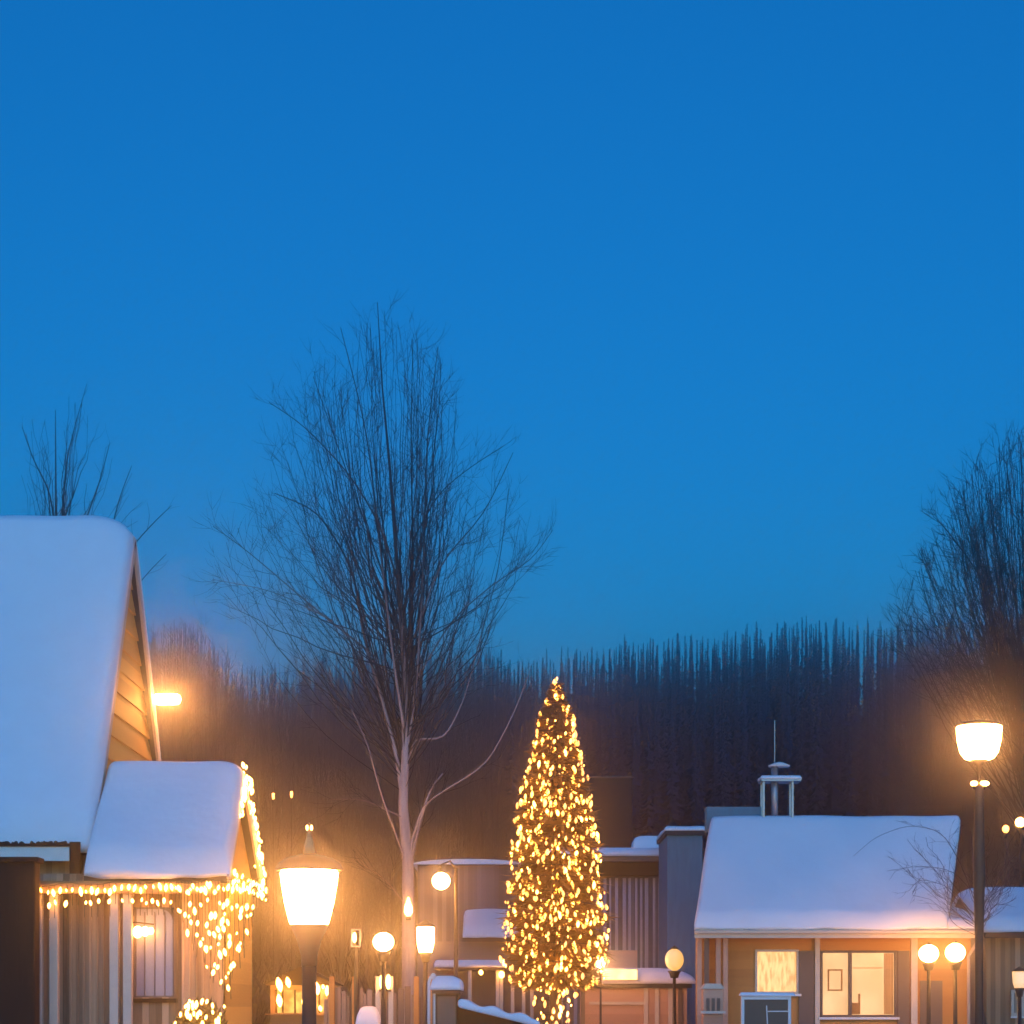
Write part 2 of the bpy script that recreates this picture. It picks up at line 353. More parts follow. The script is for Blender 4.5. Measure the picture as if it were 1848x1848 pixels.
# left tree, its trunk hidden by the chalet
D = 52; bx = at(108,0,D).x; rng = random.Random(11)
bare_tree('bare_tree', 'sparse bare tree whose upswept branches show above the snowy chalet ridge', 'tree', (bx,D,0),
   [(0,0,0)]+px_pts(D,bx,[(112,1500),(108,1200),(104,1000),(101,920),(100,740)]),
   px_env(D,bx,[(720,75,150),(790,45,190),(850,35,235),(900,28,280),(960,15,305)]), 34, rng,
   r0=.16, count=4, length=.9, stem_r=.017, start=(.40,.66), levels=1, vase=.55, barkm=M['twig'], limbs=[
   (px_pts(D,bx,[(104,1000),(92,890),(60,830),(40,770)]),.04,.01),(px_pts(D,bx,[(106,1050),(112,930),(120,830),(135,770),(157,692)]),.045,.008),
   (px_pts(D,bx,[(108,1150),(150,950),(180,870),(198,800)]),.045,.01),(px_pts(D,bx,[(108,1200),(190,1000),(215,900),(238,840)]),.04,.01),
   (px_pts(D,bx,[(108,1250),(200,1030),(275,945),(310,912)]),.045,.01),(px_pts(D,bx,[(110,1300),(220,1090),(270,1030),(300,1000)]),.03,.01)])
# right tree, trunk just beyond the frame
D = 62; bx = at(1875,0,D).x; rng = random.Random(23)
bare_tree('bare_tree', 'dense broom shaped bare tree at the right edge fanning above the tall lamp', 'tree', (bx,D,0),
   [(0,0,0)]+px_pts(D,bx,[(1880,1600),(1874,1450),(1870,1300),(1868,1100),(1862,950),(1858,790)]),
   px_env(D,bx,[(780,1830,1900),(820,1770,1960),(880,1725,2010),(950,1680,2060),(1020,1640,2080),(1090,1615,2080),(1160,1610,2080)]),
   250, rng, r0=.26, count=9, length=1.5, stem_r=.026, start=(.2,.55), rmin=.009, vase=.7, barkm=M['twigb'], limbs=[
   (px_pts(D,bx,[(1874,1420),(1810,1220),(1780,1050),(1700,945),(1690,940)]),.07,.015)])
# small tree in front of the right house's roof
D = 40.3; bx = at(1768,0,D).x; rng = random.Random(31)
bare_tree('bare_tree', 'small wispy bare tree spreading sideways in front of the low house roof', 'tree', (bx,D,0),
   [(0,0,0)]+px_pts(D,bx,[(1768,1760),(1767,1700),(1764,1640),(1758,1580),(1752,1500)]),
   px_env(D,bx,[(1490,1690,1830),(1520,1620,1845),(1560,1575,1850),(1610,1640,1850),(1650,1700,1830)]),
   26, rng, r0=.06, count=7, length=.6, stem_r=.009, start=(.5,.85), rmin=.004, vase=.5, barkm=M['twigb'], twigm=M['twigb'], limbs=[
   (px_pts(D,bx,[(1764,1640),(1735,1560),(1700,1500),(1640,1488),(1580,1510),(1540,1545)]),.013,.004),
   (px_pts(D,bx,[(1764,1620),(1720,1570),(1660,1562),(1600,1572)]),.01,.004),
   (px_pts(D,bx,[(1765,1660),(1715,1600),(1660,1585),(1640,1608)]),.009,.004),
   (px_pts(D,bx,[(1766,1690),(1712,1665),(1709,1600),(1716,1540)]),.010,.004),
   (px_pts(D,bx,[(1766,1650),(1800,1590),(1830,1540)]),.014,.005)])

# ------------------------------------------------------------------ wood on the hill
def spruce_mesh(rng, tmb, cmb, ox=0, oy=0, oz=0, h=17.0, r=1.6, sides=5):
    tmb.tube([(ox,oy,oz-.3),(ox,oy,oz+h*.5),(ox,oy,oz+h*.99)], [.16,.1,.012], 4)
    n = 84
    for i in range(n):
        t = (i/n)**.9; z = oz + h*(.06+.94*t); rr = r*(1-t)**1.0*(.72+.38*math.sin(i*.9+ox)**2)*rng.uniform(.75,1.1)+.03
        for j in range(sides):
            a = rng.uniform(0,6.283); l = rr*rng.uniform(.6,1.15); c,s = math.cos(a),math.sin(a); wd = .05+.17*l
            dz = -.45*l*rng.uniform(.5,1.5)
            cmb.add([(ox,oy,z+.12),(ox+c*l*.6-s*wd,oy+s*l*.6+c*wd,z+dz*.5),(ox+c*l,oy+s*l,z+dz+.06*l),(ox+c*l*.6+s*wd,oy+s*l*.6-c*wd,z+dz*.5-.1)], [(0,1,2,3)])
def make_spruce(seed, h, r):
    rng = random.Random(seed)
    root = thing('spruce_tree', 'dark narrow spruce in the wood on the hillside behind the houses', 'tree', (0,0,0), 'spruces on the wooded hill')
    t = MB(); c = MB(); spruce_mesh(rng, t, c, h=h, r=r)
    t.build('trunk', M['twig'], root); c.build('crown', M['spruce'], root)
    return root
def make_thin(seed):
    rng = random.Random(seed); h = 12.0
    return bare_tree('thicket_tree', 'thin leafless tree in the brushy thicket on the hillside', 'tree', (0,0,0),
       [(0,0,0),(rng.uniform(-.2,.2),0,h*.3),(rng.uniform(-.3,.3),0,h*.6),(rng.uniform(-.3,.3),0,h)],
       [(h*.4,-1.5,1.5),(h*.6,-1.9,1.9),(h*.85,-1.2,1.2),(h*1.02,-.5,.5)], 26, rng, r0=.09, count=6, length=1.5, stem_r=.03, levels=2,
       start=(.12,.6), group='bare trees of the hillside thicket', barkm=M['twigb'], twigm=M['twigb'], rmin=.013, vase=.6)
def tip_y(x):                                   # skyline of the wood in the photo
    pts = [(250,1120),(330,1105),(380,1120),(420,1195),(520,1170),(640,1150),(880,1150),(930,1195),(1000,1170),(1100,1150),(1200,1140),(1300,1130),(1400,1118),(1470,1108),(1540,1112),(1600,1120),(1700,1095),(1900,1090)]
    for a,b in zip(pts,pts[1:]):
        if a[0] <= x <= b[0]: return a[1]+(b[1]-a[1])*(x-a[0])/(b[0]-a[0])
    return 1150
rng = random.Random(5)
protos = [make_spruce(s, 17, 1.15+.1*(s%4)) for s in range(6)]; used = [False]*6
thin = [make_thin(s) for s in range(5)]; usedt = [False]*5
def place(lst, flags, loc, hs, rz, wide):
    k = rng.randrange(len(lst))
    if not flags[k]:
        flags[k] = True; o = lst[k]; o.location = loc; o.rotation_euler = (0,0,rz); o.scale = (wide,wide,hs)
    else: dup(lst[k], loc, rz, (wide,wide,hs))
for D, x0, x1, step, low in [(150,880,1660,7.6,0),(142,880,1660,9,10),(132,880,1700,14,40),(120,880,1848,26,80),(108,900,1848,36,140)]:
    x = x0
    while x < x1:
        x += step*rng.uniform(.6,1.4); p = at(x, tip_y(x)+low*rng.uniform(.3,1.2)+abs(rng.gauss(0,26)), D); g = hill_z(p.x,D)
        place(protos, used, (p.x, D+rng.uniform(-3,3), g), (p.z-g)/17, rng.uniform(0,6.28), rng.uniform(.85,1.3))
for D, x0, x1, step, low in [(140,240,940,19,0),(128,240,960,22,10),(114,240,960,26,50),(118,1580,1870,20,0),(106,1600,1870,26,60),(100,260,900,42,160)]:
    x = x0
    while x < x1:
        x += step*rng.uniform(.6,1.4); p = at(x, tip_y(x)+low+abs(rng.gauss(0,16)), D); g = hill_z(p.x,D)
        place(thin, usedt, (p.x, D+rng.uniform(-3,3), g), (p.z-g)/12.3, rng.uniform(0,6.28), rng.uniform(1,1.6))
cm = MB(); tm = MB()
for k in range(430):                            # the depth of the wood behind, one mass
    x = rng.uniform(150,1980); D = rng.uniform(156,172); p = at(x, tip_y(min(1899,max(251,x)))+rng.uniform(14,70), D); g = hill_z(p.x,D)
    spruce_mesh(rng, tm, cm, p.x, D, g, p.z-g, 2.2, 4)
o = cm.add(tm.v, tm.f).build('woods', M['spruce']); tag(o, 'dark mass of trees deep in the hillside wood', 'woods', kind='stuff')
cm = MB()
for k in range(9000):                           # brush between the trunks
    D = rng.uniform(92,150); x = rng.uniform(180,1950); p = at(x,0,D); g = hill_z(p.x,D); hh = rng.uniform(1,3.6)
    a = rng.uniform(-.5,.5); cm.add([(p.x-.05,D,g-.1),(p.x+.05,D,g-.1),(p.x+a*hh*.5+.02,D+rng.uniform(-.5,.5),g+hh*.6),(p.x+a*hh,D+rng.uniform(-1,1),g+hh)], [(0,1,2),(0,2,3)])
tag(cm.build('undergrowth', M['twigb']), 'brown leafless undergrowth covering the floor of the wood', 'undergrowth', kind='stuff')

# ------------------------------------------------------------------ snow that lies on a roof
def snow_field(x0, x1, y0, y1, fz, t, droop0=0, droop1=0, rr=.9, nx=46, ny=40, soft=.25, seed=0, edge=.14):
    """fz(y) is the roof surface; the snow above it is a closed body with rounded rims; droopN rounds the crest at that end"""
    vs = []; top = []
    crest = max(fz(y0+(y1-y0)*j/60) for j in range(61))
    for j in range(ny+1):
        v = j/ny; v = .5-.5*math.cos(math.pi*v)*1.0 if False else v
        y = y0+(y1-y0)*v
        for i in range(nx+1):
            u = i/nx; u = .5-.5*math.cos(math.pi*u)*.55-.5*.45*(1-2*u) ; x = x0+(x1-x0)*u
            e = min(1, max(0, min(x-x0, x1-x)/edge)); ey = min(1, max(0, min(y-y0, y1-y)/edge))
            k = math.sqrt(max(0, 1-(1-e)**2))*math.sqrt(max(0, 1-(1-ey)**2))
            z = fz(y) + t*(.32+.68*k)
            z += .03*math.sin(x*1.7+seed)*math.sin(y*2.3+seed*2) + .016*math.sin(x*4.1+y*3.3+seed)
            cap = crest + t*.92
            if droop1 and x > x1-rr: q = (x-(x1-rr))/rr; cap -= droop1*(1-math.sqrt(max(0,1-q*q)))
            if droop0 and x < x0+rr: q = ((x0+rr)-x)/rr; cap -= droop0*(1-math.sqrt(max(0,1-q*q)))
            h = max(0, min(1, .5+.5*(cap-z)/soft)); z = cap*(1-h)+z*h - soft*h*(1-h)
            z = max(z, fz(y)+.015)
            wv = .045*math.sin(x*2.9+seed)+.025*math.sin(x*7.3+seed*3); wv *= min(1, t/.4)
            top.append((x, y+(wv*(1-ey) if j < ny/2 else -wv*(1-ey)), z))
    bot = [(p[0],p[1],fz(min(y1,max(y0,p[1])))+.006) for p in top]; n = len(top); W = nx+1
    f = [(j*W+i, j*W+i+1, (j+1)*W+i+1, (j+1)*W+i) for j in range(ny) for i in range(nx)]
    fb = [tuple(n+a for a in reversed(q)) for q in f]
    ring = [i for i in range(W)] + [j*W+nx for j in range(1,ny+1)] + [ny*W+i for i in range(nx-1,-1,-1)] + [j*W for j in range(ny-1,0,-1)]
    side = [(ring[(k+1)%len(ring)], ring[k], n+ring[k], n+ring[(k+1)%len(ring)]) for k in range(len(ring))]
    return MB().add(top+bot, f+fb+side)
def gable_fz(yf, zf, yr, zr, yb, zb):
    return lambda y: zf+(zr-zf)*(y-yf)/(yr-yf) if y <= yr else zr+(zb-zr)*(y-yr)/(yb-yr)
def gable_roof(x0,x1,yf,zf,yr,zr,yb,zb,t=.14):
    return MB().extrude([(x0,yf,zf-t),(x0,yf,zf),(x0,yr,zr),(x0,yb,zb),(x0,yb,zb-t),(x0,yr,zr-t*1.4)], (x1-x0,0,0))
def holes_wall(x0,x1,z0,z1,y0,y1,holes):
    xs = sorted({x0,x1,*[h[0] for h in holes],*[h[1] for h in holes]}); zs = sorted({z0,z1,*[h[2] for h in holes],*[h[3] for h in holes]})
    b = MB()
    for a,c in zip(xs,xs[1:]):
        for p,q in zip(zs,zs[1:]):
            if not any(h[0]-1e-6 <= a and c <= h[1]+1e-6 and h[2]-1e-6 <= p and q <= h[3]+1e-6 for h in holes): b.box(a,c,y0,y1,p,q)
    return b
def px_rect(x0,x1,y0,y1,D):
    a = at(x0,y1,D); b = at(x1,y0,D); return (a.x,b.x,a.z,b.z)

# ------------------------------------------------------------------ the steep chalet (left)
ch = thing('steep_chalet', 'tall steep roofed chalet with deep snow and a lit ochre gable', 'house', (-10.5,38.8,0))
YF,ZF,YR,ZR,YB,ZB = 35.0,4.5,38.85,10.87,43.2,4.45
X1 = -7.38
fz = gable_fz(YF,ZF,YR,ZR,YB,ZB)
rf = gable_roof(-16,X1,YF,ZF,YR,ZR,YB,ZB,.16).build('roof', M['roof'], ch)
snow_field(-16,X1+.05,YF-.08,YB+.05,fz,.52,droop1=.62,rr=.95,nx=60,ny=60,seed=1,edge=.2).build('snow_cover', M['snow'], rf, smooth=True)
MB().box(-15.6,X1-.12,35.42,35.6,0,4.7).build('front_wall', M['wallmix'], ch); MB().box(-15.6,X1-.12,42.5,42.7,0,4.7).build('rear_wall', M['wallmix'], ch)
gb_ = MB(); nb = 23                              # lapped clapboards of the gable end
for i in range(nb):
    z0 = .0+i*.45; z1 = z0+.46
    def ys(z): 
        lo = YF+.45 if z < ZF+.3 else YF+(z-ZF+.26)*(YR-YF)/(ZR-ZF)
        hi = YB-.6 if z < ZB+.5 else YB-(z-ZB+.26)*(YB-YR)/(ZR-ZB)
        return lo,hi
    a0,b0 = ys(z0); a1,b1 = ys(z1)
    if a1 >= b1: 
        if a0 < b0: gb_.add([(X1-.10,a0,z0),(X1-.10,b0,z0),(X1-.13,(a0+b0)/2,z0+(b0-a0)*.6)], [(0,1,2)])
        break
    gb_.add([(X1-.09,a0,z0),(X1-.09,b0,z0),(X1-.13,b1,z1),(X1-.13,a1,z1),(X1-.13,a0,z0),(X1-.13,b0,z0)], [(0,1,2,3),(4,5,1,0)])
gb_.build('gable_cladding', M['gable'], ch)
for (ya,za,yb,zb) in ((YF,ZF,YR,ZR),(YB,ZB,YR,ZR)):
    MB().bar((X1+.02,ya,za-.10),(X1+.02,yb,zb-.12),.05,.24,up=(0,0,1)).build('bargeboard', M['cream'], ch)
MB().box(-16,X1-.35,YF-.16,YF-.1,ZF-.27,ZF-.02).build('fascia', M['white'], ch)
rg = random.Random(3); gt = MB().box(-16,X1-.34,YF-.2,YF-.165,ZF-.02,ZF+.03)
for k in range(120):
    x = rg.uniform(-11,X1-.36); gt.ball((x,YF-.15,ZF+.035),rg.uniform(.02,.05),.03,rg.uniform(.02,.05),6,4)
tag(gt.build('gutter', M['darkwood'], ch), 'dark gutter with dead leaves along its rim')
ds = MB().box(X1-.34,X1-.16,YF-.2,YF-.06,ZF-.75,ZF+.06); ds.build('downpipe', M['darkwood'], ch)
gl = thing('gable_lamp', 'long glowing lamp sticking out beside the steep chalet gable', 'lamp', (X1,41.35,7.9))
gz = at(300,1262,41.35).z
MB().tube([(X1-.12,41.35,gz),(X1-.03,41.35,gz)],.05,8).build('bracket', M['metal'], gl)
MB().tube([(X1-.03,41.35,gz),(X1+.04,41.35,gz),(X1+.44,41.35,gz),(X1+.49,41.35,gz),(X1+.51,41.35,gz)],[.09,.115,.11,.075,.03],14).build('lamp_glass', M['gablelamp'], gl, smooth=True)

# annex with the icicle lights
an = thing('lower_chalet_wing', 'low chalet wing with snowy roof and light draped eaves', 'house', (-6.1,36.4,0))
aF,aZ,aR,aZR,aB,aZB = 34.2,3.92,36.2,5.82,38.9,3.95
A0,A1 = -7.34,-4.88
fa = gable_fz(aF,aZ,aR,aZR,aB,aZB)
rf = gable_roof(A0,A1,aF,aZ,aR,aZR,aB,aZB,.12).build('roof', M['roof'], an)
snow_field(A0,A1+.05,aF-.06,aB+.05,fa,.42,droop1=.42,rr=.5,nx=40,ny=46,seed=4,edge=.16).build('snow_cover', M['snow'], rf, smooth=True)
wx0,wx1,wz0,wz1 = px_rect(241,314,1637,1800,34.75)
b = holes_wall(-9.0,A1-.14,0,4.0,34.75,34.95,[(wx0,wx1,wz0,wz1)])
for k in range(36):                              # proud battens over the plank joints
    x = -8.97+k*.115
    if x < wx0-.05 or x > wx1+.02:
        if x < A1-.2: b.box(x,x+.035,34.72,34.75,0,3.9)
b.build('wall', M['wallmix'], an)
pl = [(A1-.14,34.76,0),(A1-.14,38.5,0),(A1-.14,38.5,fa(38.5)-.17),(A1-.14,aR,aZR-.19),(A1-.14,34.76,fa(34.76)-.17)]
MB().extrude(pl,(-.1,0,0)).build('gable_wall', M['gable'], an)
for (ya,za,yb,zb) in ((aF,aZ,aR,aZR),(aB,aZB,aR,aZR)):
    MB().bar((A1+.015,ya,za-.08),(A1+.015,yb,zb-.1),.04,.18).build('bargeboard', M['cream'], an)
MB().box(-9.0,A1-.12,34.10,34.19,3.62,3.80).build('porch_beam', M['wallwarm'], an)
MB().box(-9.0,A1-.12,34.19,34.75,3.80,3.84).build('porch_ceiling', M['wallwarm'], an)
for x in (70,98,207,231):
    p = at(x,0,34.3); MB().box(p.x-.075,p.x+.075,34.22,34.37,0,3.62).build('porch_post', M['cream'], an, bevel=.012)
wn = MB(); n = 10; ap = [(wx0,wz0),(wx1,wz0),(wx1,wz1-.25)]+[(wx1-.25+.25*math.cos(a*math.pi/2/n),wz1-.25+.25*math.sin(a*math.pi/2/n)) for a in range(1,n+1)]+[(wx0,wz1)]
pane = MB().extrude([(x,34.86,z) for x,z in ap],(0,.02,0)).build('arched_window', M['skyglass'], an)
fr = MB()
for k in range(len(ap)):
    a_,b_ = ap[k],ap[(k+1)%len(ap)]; fr.bar((a_[0],34.83,a_[1]),(b_[0],34.83,b_[1]),.06,.06,up=(0,1,0))
for k in (1,2,3): fr.bar((wx0+(wx1-wx0)*k/4,34.845,wz0),(wx0+(wx1-wx0)*k/4,34.845,wz1-.08),.018,.018,up=(0,1,0))
fr.build('frame', M['greywall'], pane)
MB().box(wx0-.06,wx1+.06,34.66,34.8,wz0-.09,wz0-.02).build('sill', M['darkwood'], pane)
pv_ = at(262,1682,34.5); pl_ = thing('porch_lantern', 'triple glowing porch lantern on a bracket in front of the arched window', 'lantern', pv_)
for k,(dx,r_) in enumerate(((-.13,.085),(0,.07),(.10,.05))): MB().ball((pv_.x+dx,pv_.y,pv_.z+.01*k),r_,r_,r_*1.25,12,8).build('lamp_glass', M['porchlamp'], pl_, smooth=True)
MB().tube([(pv_.x-.24,34.72,pv_.z+.16),(pv_.x-.2,34.5,pv_.z+.17),(pv_.x+.15,34.5,pv_.z+.13)],.014,8).build('bracket', M['metal'], pl_, smooth=True)
pr = thing('timber_pillar', 'massive dark timber pillar at the left edge below the chalet eaves', 'pillar', (-8.45,33.7,0))
MB().box(-8.95,-8.02,33.55,33.9,0,4.12).build('shaft', M['darkwood'], pr, bevel=.03)
MB().box(-9.05,-7.96,33.48,33.96,4.12,4.2).build('capital', M['darkwood'], pr, bevel=.01)
MB().box(-9.0,-7.99,33.5,33.94,0,.25).build('plinth', M['darkwood'], pr, bevel=.01)

# ------------------------------------------------------------------ bulbs and light strings
def bulb_mesh(name, m, r=1.0):
    b = MB(); b.lathe([(.12,-1.35),(.55,-1.0),(.95,-.35),(1,.15),(.75,.75),(.4,1.1),(.25,1.35)], (0,0,0), 7)
    me = bpy.data.meshes.new(name); me.from_pydata([(v[0]*r,v[1]*r,v[2]*r) for v in b.v],[],b.f); me.materials.append(m)
    me.polygons.foreach_set('use_smooth',[True]*len(me.polygons)); return me
BM = {k: bulb_mesh('bulb_'+k, M[k]) for k in ('bulb','bulbice','bulbtiny','bulbdim','bulbhot')}
def light_string(label, wires, bulbs, kind, rng, r=(.03,.045), group=None, cat='light string'):
    b0 = bulbs[0]; root = thing('light_string', label, cat, b0, group); o0 = Vector(b0)
    w_ = MB()
    for pts in wires: w_.tube(pts,.006,4)
    w_.build('wire', M['cable'], root)
    for p in bulbs:
        o = bpy.data.objects.new('bulb', BM[kind if kind != 'bulb' else rng.choice(('bulb','bulb','bulbdim','bulbdim','bulbhot'))]); COL.objects.link(o); o.parent = root; o.location = Vector(p)-o0
        s = rng.uniform(*r); o.scale = (s,s,s*rng.uniform(1.1,1.8)); o.rotation_euler = (rng.uniform(-.3,.3),rng.uniform(-.3,.3),0)
    return root
rng = random.Random(44)
wires = [[at(58,1597,34.08)+Vector((0,.0,0))]+[at(58+k*18,1597+3*math.sin(k*1.3)-k*.35,34.08) for k in range(1,20)]]; bl = []
for x in range(66,320,11):
    y0 = 1598-(x-66)*.03; n = rng.choice((1,2,2)); L_ = 16+22*n
    wires.append([at(x,y0,34.08),at(x+rng.uniform(-2,2),y0+L_,34.08)])
    for k in range(n): bl.append(at(x+rng.uniform(-3,3),y0+12+23*k+rng.uniform(-4,4),34.06))
light_string('short icicle lights hanging along the porch beam of the chalet wing', wires, bl[:98], 'bulbice', rng, (.016,.034))
wires = [[at(318,1591,34.1),at(365,1590,34.1),at(412,1587,34.1),at(440,1586,35.7),at(472,1585,37.6)]]; bl = []
for x in range(322,472,6):
    y0 = 1592-(x-320)*.05 if x < 412 else 1585
    t = (x-322)/150; ln = 60+150*math.sin(min(1,t*1.5)*1.5) if x < 405 else max(30, 240-(x-405)*3.1)
    Dx = 34.1 if x < 412 else 34.2+(x-412)*.055
    wires.append([at(x,y0,Dx),at(x+rng.uniform(-4,4),y0+ln*.5,Dx),at(x+rng.uniform(-6,6),y0+ln,Dx)])
    y = y0+rng.uniform(6,22)
    while y < y0+ln:
        bl.append(at(x+rng.uniform(-4,4),y,Dx-.02)); y += rng.uniform(26,62)
rng.shuffle(bl)
light_string('long curtain of lights dangling at the corner of the chalet wing', wires, bl[:98], 'bulbice', rng, (.014,.036))
bl = []; wr = []
for k in range(34):
    t = k/33; y_ = aR+(aB-aR)*t; z_ = aZR+(aZB-aZR)*t-.02+.22*(1-t)
    for q in range(3 if k%8 else 2): bl.append((A1+.06+rng.uniform(-.12,.06), y_+rng.uniform(-.12,.12), z_+rng.uniform(-.22,.12)))
    wr.append((A1+.05,y_,z_))
light_string('string of lights running down the far gable edge of the chalet wing', [wr], bl[:98], 'bulbice', rng, (.016,.034))

bl = []; wr = []
for k in range(30):
    t = k/29; y_ = 34.5+3.9*t; wr.append((A1+.04,y_,3.95)); bl.append((A1+.06+rng.uniform(-.03,.03), y_, 3.93+rng.uniform(-.16,.1)))
for k in range(40):
    t = k/39; y_ = aR-.1-(aR-aF)*t*.4; bl.append((A1+.07+rng.uniform(-.05,.03), y_, fa(y_)+.06+rng.uniform(-.1,.1)))
light_string('cluster of lights round the gable peak and gable base of the chalet wing', [wr], bl, 'bulbice', rng, (.012,.028))
def leafy(mb, c, rx, ry, rz, n, rng, size=.09):
    for _ in range(n):
        v = Vector((rng.gauss(0,1),rng.gauss(0,1),rng.gauss(0,1))).normalized()*rng.random()**.4
        p = Vector((c[0]+v.x*rx,c[1]+v.y*ry,c[2]+v.z*rz)); d = (v+Vector((rng.gauss(0,.5),rng.gauss(0,.5),rng.gauss(.2,.5)))).normalized()
        s = d.orthogonal().normalized()*size*.35; l = size*rng.uniform(.7,1.6)
        mb.add([p-s,p+s*.2+d*l*.4,p+d*l,p+s],[(0,1,2),(0,2,3)])
sh = thing('lit_shrub', 'low rounded shrub wound with lights below the chalet wing window', 'shrub', at(362,1840,33)*1)
sh.location.z = 0; c = at(362,1838,33); rng = random.Random(9)
mb = MB(); leafy(mb,(c.x,33,.95),.5,.45,.85,2600,rng,.08); mb.build('foliage', M['bush'], sh)
MB().tube([(c.x,33,0),(c.x+.03,33,.6),(c.x,33,1.2)],[.04,.03,.015],6).build('stem', M['twigb'], sh)
bl = []; 
for k in range(44):
    a = rng.uniform(3.3,6.1); e = rng.uniform(-.3,1.3); bl.append((c.x+.5*math.cos(a)*math.cos(e)*1.02, 33+.45*math.sin(a)*math.cos(e)*1.02, .95+.85*math.sin(e)))
bl.sort(key=lambda p: p[2]); light_string('lights wound round the low shrub below the arched window', [bl], bl, 'bulbice', rng, (.014,.032))

# ------------------------------------------------------------------ street lamps
def lamp_root(name, label, p, group=None, cat='street lamp'): return thing(name, label, cat, (p.x,p.y,0), group)
# near lamp
D = 14; s = D/F; p = at(558,1668,D)
n = lamp_root('street_lamp', 'big near street lamp with bucket shaped glass under a domed cap', p)
c = (p.x,D,p.z)
MB().lathe([(34*s,0),(36*s,4*s),(45*s,40*s),(51*s,78*s),(52.5*s,92*s),(50*s,97*s)],c,40).build('lamp_glass', M['lampbig'], n, smooth=True)
MB().lathe([(53*s,97*s),(61*s,96*s),(61.5*s,100*s),(56*s,110*s),(42*s,119*s),(20*s,125*s),(7*s,127*s)],c,40).build('cap', M['bronze'], n, smooth=True)
MB().lathe([(12*s,126*s),(9*s,140*s),(5*s,158*s),(2.5*s,172*s),(1*s,186*s)],c,16).build('finial', M['wallwarm'], n, smooth=True)
for dx in (-3.5,4.5): MB().ball((c[0]+dx*s,D-.01,c[2]+174*s),2.2*s,2.2*s,5*s,8,6).build('finial_bulb', M['bulbtiny'], n, smooth=True)
MB().lathe([(14*s,-75*s),(15*s,-55*s),(22*s,-28*s),(33*s,-6*s),(36*s,-1*s)],c,32).build('collar', M['bronze'], n, smooth=True)
MB().lathe([(15*s,-p.z+.5),(13.5*s,-1.2),(13*s,-75*s)],c,20).build('pole', M['metal'], n, smooth=True)
MB().lathe([(.16,-p.z),(.16,-p.z+.12),(.11,-p.z+.2),(.10,-p.z+.46),(.07,-p.z+.5)],c,20).build('base', M['metal'], n, smooth=True)
# tall right lamp
D = 20; s = D/F; p = at(1767,1372,D); c = (p.x,D,p.z)
n = lamp_root('street_lamp', 'tall street lamp at right with wide bowl shaped glass', p)
MB().lathe([(17*s,0),(26*s,3*s),(34*s,14*s),(39*s,35*s),(41*s,58*s),(40*s,61*s)],c,40).build('lamp_glass', M['lampfar'], n, smooth=True)
MB().lathe([(41*s,61*s),(41.5*s,63*s),(36*s,67*s),(12*s,71*s),(3*s,73*s)],c,32).build('cap', M['metal'], n, smooth=True)
MB().lathe([(5*s,-60*s),(4*s,-30*s),(5*s,-10*s),(16*s,0)],c,16).build('neck', M['metal'], n, smooth=True)
MB().lathe([(11*s,-p.z+.6),(7*s,-430*s),(7.5*s,-330*s),(10.5*s,-215*s),(9.5*s,-140*s),(8*s,-70*s),(7.5*s,-48*s),(5*s,-44*s)],c,20).build('pole', M['metal'], n, smooth=True)
MB().lathe([(.17,-p.z),(.17,-p.z+.14),(.11,-p.z+.25),(.09,-p.z+.6)],c,20).build('base', M['metal'], n, smooth=True)
for dx,r_ in ((-9,7),(9,10)):
    MB().tube([(c[0],D,p.z-52*s),(c[0]+dx*s,D,p.z-50*s),(c[0]+dx*s,D,p.z-45*s)],3*s,8).build('side_arm', M['metal'], n)
    MB().ball((c[0]+dx*s,D,p.z-42*s),r_*s,r_*s,5*s,12,6).build('side_bulb', M['bulbtiny'], n, smooth=True)
# globe lamps of the square
def globe_lamp(label, x, y, D, w_, h_, m, style='globe', px=None, name='street_lamp', pole_w=.05):
    s = D/F; p = at(x,y,D); n = lamp_root(name, label, p); c = (p.x,D,p.z); rw,rh = w_*s/2,h_*s/2
    if style == 'globe':
        MB().lathe([(rw*max(.2,math.sin(math.pi*i/10)), -rh*math.cos(math.pi*i/10)) for i in range(11)],c,20).build('lamp_glass', m, n, smooth=True)
        MB().lathe([(rw*.45,rh*.98),(rw*.5,rh*1.05),(rw*.2,rh*1.15),(rw*.05,rh*1.3)],c,14).build('cap', M['metal'], n, smooth=True)
    else:
        MB().lathe([(rw*.72,-rh),(rw*.95,-rh*.3),(rw,rh*.9),(rw*.9,rh)],c,16).build('lamp_glass', m, n, smooth=True)
        MB().lathe([(rw*1.12,rh*1.01),(rw*1.15,rh*1.08),(rw*.5,rh*1.35),(rw*.08,rh*1.6)],c,16).build('cap', M['metal'], n, smooth=True)
    if px is None:
        MB().lathe([(rw*.4,-rh-.16),(rw*.55,-rh-.06),(rw*.75,-rh*1.01)],c,14).build('collar', M['metal'], n, smooth=True)
        MB().lathe([(pole_w*1.4,-p.z),(pole_w*1.4,-p.z+.4),(pole_w,-p.z+.5),(pole_w*.7,-rh-.16)],c,12).build('pole', M['metal'], n, smooth=True)
    else:
        q = at(px,y,D); MB().lathe([(pole_w*1.4,0),(pole_w,.5),(pole_w*.7,p.z+.25)],(q.x,D,0),12).build('pole', M['metal'], n, smooth=True)
        MB().tube([(q.x,D,p.z+.22),(q.x*.6+p.x*.4,D,p.z+rh+.22),(p.x,D,p.z+rh+.14),(p.x,D,p.z+rh)],.02,8).build('arm', M['metal'], n, smooth=True)
    return n
globe_lamp('round globe lamp hung from a crooked pole between bare tree and lit fir', 796,1590,38,33,31,M['lampmid'],px=823)
globe_lamp('squat glowing lamp on post just left of the bare tree trunk', 692,1700,32,38,34,M['lampmid'])
